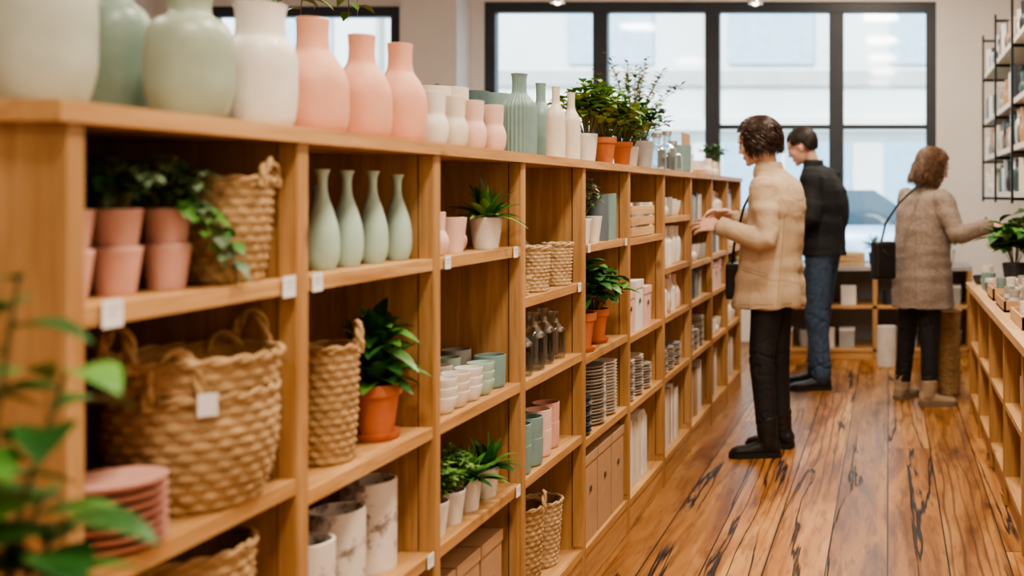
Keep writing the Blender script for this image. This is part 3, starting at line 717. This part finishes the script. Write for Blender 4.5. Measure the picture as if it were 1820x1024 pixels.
# ------------------------------------------------------------------ foreground plant on a stool
mb=MB()
mb.lathe([(0,.62),(.15,.62),(.155,.63),(.155,.65),(.15,.66),(0,.66)],WX,40)
for a in range(4):
    t=a*math.pi/2+.6; mb.tube([(.16*math.cos(t),.16*math.sin(t),0),(.11*math.cos(t),.11*math.sin(t),.63)],[.014,.018],WZ,12)
mb.obj('wooden_stool',(-.84,1.0,0))
mb=MB(); pot(mb,.085,.15,TERRA)
for tip,ms,L in (((.045,0,.56),[GR2,GR1],.085),((.075,.02,.47),[GR2,GR1],.095),((.03,-.03,.43),[GR1,GR2],.09),((.085,0,.33),[GR1,GR1],.10),((.045,.03,.35),[GR1,GR2],.10),((-.03,0,.5),[GR1],.09),((.02,-.05,.32),[GR1],.10),((.11,-.03,.29),[GR1,GR2],.09),((-.04,.03,.38),[GR1],.09)):
    tip=V(tip); b0=V((tip.x*.2,tip.y*.2,.125)); mid=b0.lerp(tip,.55)+V((-.01,0,.03)); mb.tube([b0,mid,tip],[.0035,.003,.002],STEM,6)
    for j in range(5):
        p=mid.lerp(tip,.45+.55*j/4); a2=tip.x*40+j*2.3; leaf(mb,p,(math.cos(a2),math.sin(a2),.25),L*U(.8,1.1),L*.52,.45,random.choice(ms),7,.15)
mb.obj('potted_plant',(-.86,1.0,.6605),ang=80)

# ------------------------------------------------------------------ people
def remesh(src,vox,smooth=4,fold=None,seed=0.0):
    me=bpy.data.meshes.new('tmp'); me.from_pydata(src.v,[],src.f); me.update()
    ob=bpy.data.objects.new('tmp',me); COL.objects.link(ob)
    r=ob.modifiers.new('r','REMESH'); r.mode='VOXEL'; r.voxel_size=vox
    s=ob.modifiers.new('s','SMOOTH'); s.iterations=smooth; s.factor=.5
    dg=bpy.context.evaluated_depsgraph_get(); ev=ob.evaluated_get(dg); m2=bpy.data.meshes.new_from_object(ev)
    vs=[]
    for v in m2.vertices:
        p=v.co.copy()
        if fold: p+=v.normal*fold(p,seed)
        vs.append(p)
    fs=[tuple(p.vertices) for p in m2.polygons]
    bpy.data.objects.remove(ob); bpy.data.meshes.remove(me); bpy.data.meshes.remove(m2)
    return vs,fs
def coatfold(amp,z0,z1):
    def f(p,s):
        w=max(0,min(1,(z1-p.z)/(z1-z0)))
        a=noise.noise(V((p.x*10+s,p.y*10,p.z*1.4)))
        q=noise.noise(V((p.x*5+p.z*7+s,p.y*5,p.z*7-p.x*6)))
        g=noise.noise(V((p.x*4+s,p.y*4+p.z*9,p.z*15+3)))
        return amp*(w*a*1.2+.6*q*(1-.4*w)+.45*g-.15*max(0,1-abs(q)/.10)**2)
    return f
def legfold(amp):
    def f(p,s):
        q=noise.noise(V((p.x*9+s,p.y*9,p.z*20))); k=.6+1.2*math.exp(-((p.z-.48)/.07)**2)+1.6*math.exp(-((p.z-.16)/.07)**2)
        return amp*k*(.3-max(0,1-abs(q)/.12)**1.5)
    return f
def secring(c,hw,hd,F,n=28,p=.85):
    L=V((-F.y,F.x,0)); out=[]
    for j in range(n):
        t=2*math.pi*j/n; a,b=math.cos(t),math.sin(t)
        out.append(V(c)+L*hw*math.copysign(abs(a)**p,a)+F*hd*math.copysign(abs(b)**p,b))
    return out
def torso(mb,secs,F,mat): mb.loft([secring((x,y,z),hw,hd,F) for x,y,z,hw,hd in secs],mat)
def limb(mb,pts,rads,mat,n=4,seg=16):
    P=[];Rr=[]
    for i in range(len(pts)-1):
        for k in range(n): t=k/n; P.append(V(pts[i]).lerp(V(pts[i+1]),t)); Rr.append(rads[i]+(rads[i+1]-rads[i])*t)
    P.append(V(pts[-1])); Rr.append(rads[-1])
    P=[P[0]]+[P[i]*.6+(P[i-1]+P[i+1])*.2 for i in range(1,len(P)-1)]+[P[-1]]
    mb.tube(P,Rr,mat,seg,round_=True)
def palm(mb,w,d,nrm,lat,mat):
    rot=Matrix((d,lat,nrm)).transposed()
    mb.ell(V(w)+d*.045,(.052,.038,.016),mat,rot); mb.ell(V(w)+d*.07,(.03,.038,.013),mat,rot); mb.ell(V(w)+d*.03+lat*.022+nrm*.006,(.032,.018,.016),mat,rot)
def fingers(mb,w,d,nrm,lat,mat,curl):
    w=V(w)
    for off,bs,Ln,sp in((.029,.082,.072,.12),(.010,.088,.08,.03),(-.010,.084,.074,-.06),(-.028,.074,.058,-.16)):
        p=w+d*(bs-.02)+lat*off; dd=(d+lat*sp).normalized(); pts=[p]; rad=[.0092]; ang=0
        p=p+dd*.02; pts.append(p); rad.append(.0090)
        for sfr,cu,rr in((.42,curl*.7,.0084),(.32,curl*1.1,.0076),(.26,curl*.8,.0064)):
            ang+=cu; dir2=(dd*math.cos(ang)+nrm*math.sin(ang)).normalized(); p=p+dir2*Ln*sfr; pts.append(p); rad.append(rr)
        mb.tube(pts,rad,mat,10,round_=True)
    p=w+d*.022+lat*.024; d1=(d*.62+lat*.7+nrm*.35).normalized(); d2=(d*.85+lat*.25+nrm*.5).normalized()
    mb.tube([p,p+d1*.032,p+d1*.034+d2*.026,p+d1*.034+d2*.045],[.013,.011,.0098,.0078],mat,10,round_=True)
def head_parts(mb,c,rot,s,mat):
    def e(x,y,z,a,b,d): mb.ell(V(c)+rot@V((x*s,y*s,z*s)),(a*s,b*s,d*s),mat,rot)
    e(-.012,0,.032,.094,.077,.088); e(.03,0,-.035,.060,.056,.075); e(.052,0,-.078,.034,.034,.030); e(.072,0,-.096,.018,.021,.016)
    e(.090,0,-.008,.014,.009,.024); e(.100,0,-.026,.013,.011,.011); e(.093,.010,-.032,.010,.008,.008); e(.093,-.010,-.032,.010,.008,.008)
    e(.079,.028,.022,.013,.026,.008); e(.079,-.028,.022,.013,.026,.008)
    e(.084,0,-.057,.011,.020,.0065); e(.083,0,-.068,.011,.017,.0065)
    e(.06,.036,-.022,.024,.022,.024); e(.06,-.036,-.022,.024,.022,.024); e(.068,0,.038,.022,.05,.03)
    e(-.006,.076,-.010,.015,.007,.027); e(-.006,-.076,-.010,.015,.007,.027); e(-.002,.076,-.028,.009,.006,.010); e(-.002,-.076,-.028,.009,.006,.010)
def eyes(mb,c,rot,s,browm,lipm):
    for sy in(-1,1):
        def P(x,y,z): return V(c)+rot@V((x*s,y*s*sy,z*s))
        mb.ell(P(.0735,.030,.002),(.012*s,.013*s,.0085*s),EYEW,rot,12,8); mb.ell(P(.0832,.030,.001),(.003*s,.0055*s,.0058*s),EYED,rot,10,6)
        mb.tube([P(.091,.012,.020),P(.092,.028,.026),P(.083,.045,.022)],[.003*s,.0035*s,.002*s],browm,6)
        mb.tube([P(.083,.019,.008),P(.0865,.030,.0105),P(.079,.042,.007)],[.0022*s,.003*s,.002*s],browm,6)
        mb.tube([P(.083,.019,-.006),P(.0860,.030,-.0075),P(.079,.042,-.005)],[.003*s,.0038*s,.003*s],SKIN,6)
    mb.tube([V(c)+rot@V((.0930*s-abs(y)*.35*s,y*s,-.0625*s)) for y in(-.018,-.008,0,.008,.018)],[.002*s,.0042*s,.0045*s,.0042*s,.002*s],lipm,8)
EYEW=M('eye_white',(.75,.73,.7),.3); EYED=M('eye_iris',(.05,.03,.02),.2); LIP=M('lips',(.5,.22,.18),.45)
def hair(mb,c,rot,s,mat,zend,n=170,wave=.008,vol=.0,short=False,seed=1,curl=.004,flare=0.0,rad0=.0075,facew=58):
    rnd=random.Random(seed); c=V(c)
    def P(v): return c+rot@(V(v)*s)
    A,B,Cc=.102+vol,.088+vol,.098+vol*.7; cx,cz=-.018,.036
    mb.ell(P((cx-.016,0,cz+.004)),((A-.012)*s,(B-.007)*s,(Cc-.006)*s),mat,rot,24,16)
    for i in range(n):
        ph=rnd.uniform(-math.pi,math.pi); th0=rnd.uniform(.02,1.05)
        face=abs(ph)<math.radians(facew)
        if short:
            ze=(.072 if face else (.022 if abs(ph)<math.radians(115) else -.045))+rnd.uniform(-.012,.012)
        else: ze=(.074+rnd.uniform(-.008,.01)) if face else zend+rnd.uniform(-.03,.025)
        r1=rnd.uniform(-.002,.012) if not short else rnd.uniform(-.002,.006); a0=rnd.uniform(0,6.28); sw=rnd.uniform(-.25,.25); fr=rnd.uniform(9,15)
        if face and not short:
            sgn=1 if ph>=0 else -1; sw=sgn*(math.radians(facew+rnd.uniform(12,50))-abs(ph)); ze=zend+rnd.uniform(-.01,.06)
        pts=[];rad=[]; N=12; z0=cz+Cc*math.cos(th0)
        for j in range(N+1):
            t=j/N
            if face and not short: zz=z0+(ze-z0)*t**1.7; pp=ph+sw*min(1,t*1.5)
            else: zz=z0+(ze-z0)*t; pp=ph+sw*t
            u=(zz-cz)/Cc
            rr=math.sqrt(max(0,1-u*u)) if u>0 else 1.0+flare*min(1.5,-u)-((.24 if short else .10) if not flare else 0)*min(1,(-u))**2
            pp+=math.sin(a0+t*7)*wave*3
            off=1+r1/A+math.sin(a0*2+t*9)*wave
            ct=curl*min(1,t*2)
            pts.append(P((cx+A*rr*off*math.cos(pp)+ct*math.cos(a0+fr*t),B*rr*off*math.sin(pp)+ct*math.sin(a0+fr*t),zz+ct*.6*math.sin(a0+fr*t*.9))))
            rad.append(rad0*s*(1-.88*t**3)*(1.1 if j else .6))
        mb.tube(pts,rad,mat,4)
def shoe(mb,heel,d,L,w,h,mat,smat,shaft=None,sr=.05):
    d=V(d).normalized(); s=V((-d.y,d.x,0)); heel=V(heel); t=MB()
    def ring(u,hw,z0,z1,n=20):
        c=heel+d*(L*u); out=[]
        for j in range(n):
            a=2*math.pi*j/n; ca,sa=math.cos(a),math.sin(a)
            zz=(z0+z1)/2+(z1-z0)/2*math.copysign(abs(sa)**.75,sa); out.append(c+s*hw*math.copysign(abs(ca)**.8,ca)+V((0,0,zz)))
        return out
    t.loft([ring(.0,w*.55,.015,h*.8),ring(.06,w*.8,.012,h),ring(.25,w*.86,.012,h*1.02),ring(.45,w*.9,.012,h*.85),ring(.65,w,.012,h*.66),ring(.85,w*.95,.012,h*.58),ring(.96,w*.7,.014,h*.48),ring(1.0,w*.4,.018,h*.36)],mat)
    if shaft: t.tube([V(shaft)+V((0,0,.02)),V(shaft)-V((0,0,.02)),heel+d*L*.24+V((0,0,h*.6))],[sr,sr,sr*.95],mat,18)
    vs,fs=remesh(t,.006,3,legfold(.0015)); mb.add(vs,fs,mat)
    prof=[(-.01,.4),(.05,.8),(.25,.88),(.45,.9),(.65,1.02),(.85,.98),(.97,.72),(1.02,.35)]
    pts=[heel+d*L*u+s*w*k*1.06 for u,k in prof]+[heel+d*L*u-s*w*k*1.06 for u,k in reversed(prof)]
    mb.loft([[p+V((0,0,z)) for p in pts] for z in(.001,.026)],smat,smooth=False)
    for q in range(4):
        c=heel+d*L*(.30+.075*q)+V((0,0,h*(1.02-.10*q)+.002)); mb.tube([c-s*.022,c+V((0,0,.005)),c+s*.022],.0028,smat,6)
def person(S):
    mb=MB(); F=V((math.cos(math.radians(S['yaw'])),math.sin(math.radians(S['yaw'])),0)); SK=S['skin']
    yaw,pit=math.radians(S['hyaw']),math.radians(S['hpitch'])
    rot=Matrix.Rotation(yaw,3,'Z')@Matrix.Rotation(pit,3,'Y')
    s=S.get('hs',1.0); hc=V(S['head'])
    b=MB(); torso(b,S['torso'],F,SK)
    nb=V(S['neck']); b.tube([nb-V((0,0,.07)),nb,hc+rot@V((-.03*s,0,-.05*s))],[.052,.05,.049],SK,16)
    head_parts(b,hc,rot,s,SK)
    for k in(0,1):
        sh,el,wr=S['sh'][k],S['el'][k],S['wr'][k]
        limb(b,[sh,el,wr],[.040,.034,.025],SK)
        d,nrm=V(S['hd'][k]).normalized(),V(S['hn'][k]); nrm=(nrm-d*nrm.dot(d)).normalized(); lat=d.cross(nrm)*S['ts'][k]
        palm(b,wr,d,nrm,lat,SK)
        limb(b,[S['hip'][k],S['knee'][k],V(S['ank'][k])],[.066,.042,.028],SK)
    vs,fs=remesh(b,.0045,2); mb.add(vs,fs,SK)
    for k in(0,1):
        d,nrm=V(S['hd'][k]).normalized(),V(S['hn'][k]); nrm=(nrm-d*nrm.dot(d)).normalized(); lat=d.cross(nrm)*S['ts'][k]
        fingers(mb,S['wr'][k],d,nrm,lat,SK,S['curl'][k])
    eyes(mb,hc,rot,s,S['hairm'],LIP)
    t=MB()
    pv=V(S['pelvis']); torso(t,[(pv.x,pv.y,pv.z-.09,.11*S['w'],.085),(pv.x,pv.y,pv.z-.04,.16*S['w'],.115),(pv.x,pv.y,pv.z+.06,.155*S['w'],.11),(pv.x,pv.y,pv.z+.13,.13*S['w'],.1)],F,S['pm'])
    for k in(0,1):
        a=V(S['ank'][k]); limb(t,[S['hip'][k],S['knee'][k],a+V((0,0,S.get('pz',.0)))],S['pr'],S['pm'],n=6)
    vs,fs=remesh(t,.007,3,legfold(S.get('lf',.005)),1.3); mb.add(vs,fs,S['pm'])
    j=MB(); torso(j,S['coat'],F,S['cm'])
    for k in(0,1):
        sh,el,wr=V(S['sh'][k]),V(S['el'][k]),V(S['wr'][k]); e2=el.lerp(wr,.9)
        limb(j,[sh,el,e2],S['sr'],S['cm'],n=6,seg=20)
    # shirt-style collar blended into the coat
    j.loft([secring(nb+V((0,0,dz))-F*.002,rw,rd,F,28,1.0) for dz,rw,rd in((-.07,.085,.078),(-.03,.082,.076),(.0,.078,.073),(.026,.072,.068))],S['cm'])
    cz0=S['coat'][0][2]; vs,fs=remesh(j,.007,3,coatfold(S.get('fold',.012),cz0,cz0+.6),3.7); mb.add(vs,fs,S['cm'])
    bvh=BVHTree.FromPolygons([tuple(v) for v in vs],fs)
    for poly in S.get('seams',[]):
        pts=[]
        for a,b2 in zip(poly,poly[1:]):
            for q in range(9):
                x=a[0]+(b2[0]-a[0])*q/8; z=a[1]+(b2[1]-a[1])*q/8
                h=bvh.ray_cast(V((x,hc.y-1.5,z)),V((0,1,0)))[0]
                if h: pts.append(h-V((0,.0002,0)))
        if len(pts)>2: mb.tube(pts,.0018,S['sm_seam'],5)
    for k in(0,1):
        el,wr=V(S['el'][k]),V(S['wr'][k]); d=(wr-el).normalized(); c=el.lerp(wr,.93); r=S['sr'][2]
        mb.tube([c-d*.035,c-d*.033,c+d*.012,c+d*.012],[r*.8,r*1.06,r*1.04,r*.7],S['cm'],18)
    L=V((-F.y,F.x,0)); cr=[]
    for (dz,rw,rd) in((.0,.074,.070),(.030,.072,.068),(.034,.068,.064),(.030,.064,.060),(.0,.062,.058)):
        cr.append(secring(nb+V((0,0,dz))-F*.002,rw,rd,F,28,1.0))
    mb.loft(cr,S['cm'],cap=False)
    hair(mb,hc,rot,s,S['hairm'],S['hz'],**S['hk'])
    for k in(0,1):
        a=V(S['ank'][k]); d=V(S['toe'][k]).normalized(); heel=V((a.x,a.y,0))-d*.065
        shoe(mb,heel,d,S['fl'],S['fw'],.09,S['sm'],S['sm2'],(a.x,a.y,S['shaft']),S.get('shr',.052))
    if 'extra' in S: S['extra'](mb,F,L)
    ox,oy=S['pelvis'][0],S['pelvis'][1]; mb.v=[(x-ox,y-oy,z) for x,y,z in mb.v]
    return mb.obj(S['name'],(ox,oy,0),ang=70)
SKIN=M('skin_fair',(.68,.43,.33),.5,(.62,.37,.275),10,sub=.12)
BOOTK=M('boot_black_leather',(.014,.013,.013),.5,bump=.2); SOLEK=M('boot_sole',(.01,.01,.01),.7); BOOTT=M('boot_taupe_suede',(.36,.27,.18),.85); SOLET=M('boot_sole_tan',(.2,.15,.11),.8)
BLK=M('black_trousers',(.012,.012,.015),.75,bump=.2); JEAN=M('blue_denim',(.06,.105,.18),.85,(.03,.055,.10),40,bump=.25,bscale=200)
BEIGE=M('beige_twill_jacket',(.55,.42,.295),.9,(.47,.35,.235),9,bump=.08,bscale=260); BEIGED=M('beige_seam',(.36,.26,.17),.9); TAUPE=M('taupe_wool_coat',(.31,.25,.21),.95,(.215,.17,.138),60,bump=.3,bscale=200,sheen=.15); TAUPED=M('taupe_seam',(.16,.12,.09),.9); NAVY=M('black_wool_jacket',(.013,.015,.018),.85,bump=.15,bscale=200)
HB=M('hair_dark_brown',(.050,.022,.012),.42,(.014,.006,.004),45,bump=.2); HA=M('hair_light_brown',(.16,.085,.048),.45,(.055,.028,.016),40); HK=M('hair_black_brown',(.022,.013,.009),.5)
BAG=M('black_leather',(.012,.012,.013),.42,bump=.15)
def bag1(mb,F,L):
    mb.tube([(-.655,5.36,1.385),(-.73,5.38,1.24),(-.79,5.46,1.05),(-.815,5.54,.92)],.007,BAG,8)
    t=MB(); t.box((-.80,5.52,.86),(.07,.16,.18),BAG); vs,fs=remesh(t,.01,6); mb.add(vs,fs,BAG)
person(dict(name='woman_in_beige_jacket',yaw=160,hyaw=176,hpitch=16,hs=.96,skin=SKIN,head=(-.668,5.41,1.568),neck=(-.61,5.42,1.435),
 torso=[(-.59,5.42,.86,.13,.085),(-.59,5.42,.98,.125,.08),(-.585,5.42,1.1,.11,.07),(-.57,5.42,1.25,.13,.08),(-.57,5.42,1.32,.13,.065),(-.58,5.42,1.38,.06,.045)],
 sh=((-.622,5.265,1.335),(-.515,5.575,1.335)),el=((-.585,5.20,1.075),(-.575,5.62,1.09)),wr=((-.835,5.245,1.15),(-.80,5.50,1.195)),
 hd=((-1,.1,.06),(-1,-.12,.08)),hn=((0,.75,-.65),(0,-.7,-.7)),ts=(-1,1),curl=(.38,.42),
 hip=((-.60,5.34,.88),(-.57,5.50,.88)),knee=((-.635,5.325,.48),(-.575,5.50,.48)),ank=((-.605,5.32,.10),(-.555,5.51,.10)),toe=((-1,-.08,0),(-.95,.2,0)),
 pelvis=(-.595,5.42,.90),w=.9,pm=BLK,pr=[.086,.062,.047],
 coat=[(-.612,5.42,.735,.21,.168),(-.612,5.42,.76,.21,.168),(-.605,5.42,.9,.20,.155),(-.595,5.42,1.02,.188,.143),(-.575,5.42,1.16,.185,.135),(-.562,5.42,1.28,.188,.122),(-.562,5.42,1.335,.180,.104),(-.572,5.42,1.385,.140,.085),(-.59,5.42,1.425,.078,.068)],
 cm=BEIGE,sm_seam=BEIGED,fold=.019,sr=[.070,.062,.046],hairm=HB,hz=-.07,hk=dict(n=750,wave=.03,vol=.005,seed=3,curl=.010,rad0=.0042),fl=.25,fw=.048,sm=BOOTK,sm2=SOLEK,shaft=.18,
 seams=[[(-.775,.765),(-.44,.765)],[(-.545,.76),(-.53,1.0),(-.515,1.2)],[(-.72,.93),(-.60,.90)],[(-.72,.93),(-.715,.945),(-.60,.915),(-.60,.90)]],extra=bag1))
def bagm(mb,F,L):
    t=MB(); t.ell((-.335,7.33,1.2),(.065,.13,.17),NAVY); vs,fs=remesh(t,.012,4); mb.add(vs,fs,NAVY)
person(dict(name='man_in_black_jacket',yaw=162,hyaw=172,hpitch=24,hs=1.0,skin=SKIN,head=(-.592,7.24,1.628),neck=(-.515,7.25,1.505),
 torso=[(-.45,7.25,.92,.14,.09),(-.45,7.25,1.1,.135,.09),(-.45,7.25,1.3,.15,.09),(-.46,7.25,1.39,.14,.07),(-.49,7.25,1.45,.07,.05)],
 sh=((-.515,7.06,1.415),(-.405,7.43,1.415)),el=((-.50,7.0,1.14),(-.47,7.48,1.14)),wr=((-.74,7.06,1.16),(-.71,7.36,1.17)),
 hd=((-1,.1,.0),(-1,-.12,.0)),hn=((0,.75,-.65),(0,-.7,-.7)),ts=(-1,1),curl=(.4,.4),
 hip=((-.47,7.16,.90),(-.43,7.34,.90)),knee=((-.485,7.16,.50),(-.475,7.36,.50)),ank=((-.45,7.15,.10),(-.50,7.38,.10)),toe=((-1,-.1,0),(-.96,.2,0)),
 pelvis=(-.45,7.25,.93),w=.98,pm=JEAN,pr=[.098,.076,.064],pz=-.01,lf=.007,
 coat=[(-.445,7.25,.895,.20,.145),(-.445,7.25,.92,.20,.145),(-.445,7.25,1.05,.19,.14),(-.44,7.25,1.2,.20,.145),(-.44,7.25,1.33,.215,.14),(-.455,7.25,1.41,.200,.112),(-.475,7.25,1.46,.15,.09),(-.50,7.25,1.50,.08,.07)],
 cm=NAVY,sm_seam=BAG,fold=.016,sr=[.076,.068,.05],hairm=HK,hz=-.05,hk=dict(n=900,wave=.012,vol=-.004,short=True,seed=5,curl=.003,rad0=.0034),fl=.275,fw=.05,sm=BOOTK,sm2=SOLEK,shaft=.12,shr=.05,extra=bagm))
def bag2(mb,F,L):
    t=MB(); t.box((-.035,6.56,.90),(.14,.085,.235),BAG,rz=.5); vs,fs=remesh(t,.01,7); mb.add(vs,fs,BAG)
    mb.tube([(-.07,6.54,.93),(-.035,6.505,.965),(.0,6.515,.93)],.004,BAG,6)
    mb.tube([(-.05,6.56,1.0),(-.02,6.555,1.13),(.06,6.55,1.25),(.16,6.57,1.345),(.225,6.62,1.375),(.27,6.70,1.38)],.0075,BAG,8)
person(dict(name='woman_in_taupe_coat',yaw=42,hyaw=12,hpitch=20,hs=.95,skin=SKIN,head=(.280,6.70,1.475),neck=(.235,6.70,1.355),
 torso=[(.2,6.7,.82,.13,.085),(.2,6.7,.95,.12,.08),(.2,6.7,1.05,.11,.07),(.205,6.7,1.18,.125,.075),(.215,6.7,1.25,.12,.06),(.225,6.7,1.31,.06,.045)],
 sh=((.115,6.80,1.28),(.325,6.585,1.275)),el=((.17,6.98,1.05),(.42,6.49,1.055)),wr=((.40,7.0,1.08),(.60,6.43,1.12)),
 hd=((.9,-.1,.0),(.93,-.1,-.15)),hn=((0,-.6,-.7),(0,.5,-.8)),ts=(-1,1),curl=(.4,.35),
 hip=((.15,6.77,.82),(.26,6.64,.82)),knee=((.12,6.81,.46),(.255,6.64,.45)),ank=((.085,6.83,.10),(.25,6.60,.10)),toe=((.55,.8,0),(.97,.1,0)),
 pelvis=(.205,6.70,.85),w=.9,pm=BLK,pr=[.086,.062,.048],
 coat=[(.215,6.7,.60,.205,.17),(.215,6.7,.63,.205,.17),(.212,6.7,.8,.200,.162),(.205,6.7,.98,.19,.15),(.205,6.7,1.12,.185,.14),(.208,6.7,1.21,.180,.122),(.213,6.7,1.28,.165,.10),(.222,6.7,1.32,.125,.082),(.232,6.7,1.355,.075,.066)],
 cm=TAUPE,sm_seam=TAUPED,fold=.016,sr=[.070,.064,.052],hairm=HA,hz=-.135,hk=dict(n=750,wave=.020,vol=.000,seed=9,curl=.007,flare=.03,rad0=.0040,facew=56),fl=.235,fw=.046,sm=BOOTT,sm2=SOLET,shaft=.14,
 seams=[[(.16,.62),(.165,1.25)],[(.27,.86),(.35,.80)]],extra=bag2))

# ------------------------------------------------------------------ lights
def area(name,loc,size,power,col=(1,.845,.67),rot=(0,0,0),sy=None):
    l=bpy.data.lights.new(name,'AREA'); l.size=size; l.energy=power; l.color=col
    if sy: l.shape='RECTANGLE'; l.size_y=sy
    o=bpy.data.objects.new(name,l); o.location=loc; o.rotation_euler=rot; COL.objects.link(o)
for i,(x,y,p) in enumerate([(-.1,.5,60),(-.1,2.4,62),(-.1,4.3,62),(-.1,6.2,54),(-.2,8.0,40),(-3.2,2.0,45),(-3.2,5.5,55),(-.2,-1.4,38)]):
    area('ceiling_light',(x,y,ZC-.05),.4,p)
sun=bpy.data.lights.new('sun','SUN'); sun.energy=6.5; sun.angle=.05; sun.color=(1,.97,.92); o=bpy.data.objects.new('sun',sun); o.rotation_euler=(math.radians(50),0,math.radians(-15)); COL.objects.link(o)
w=bpy.data.worlds.new('sky'); sc.world=w; w.use_nodes=True; bg=w.node_tree.nodes['Background']; bg.inputs[0].default_value=(.66,.85,1,1); bg.inputs[1].default_value=4.2
sc.view_settings.look='AgX - Medium High Contrast'

# ------------------------------------------------------------------ camera
cam=bpy.data.cameras.new('camera'); co=bpy.data.objects.new('camera',cam); COL.objects.link(co)
co.location=(0,0,1.3); co.rotation_euler=(math.radians(90),0,0)
cam.sensor_width=36; cam.lens=36*1900/1820; cam.shift_x=-(1580-910)/1820; cam.shift_y=-(512-347)/1820
cam.dof.use_dof=True; cam.dof.focus_distance=3.4; cam.dof.aperture_fstop=2.2; cam.clip_start=.05
sc.camera=co
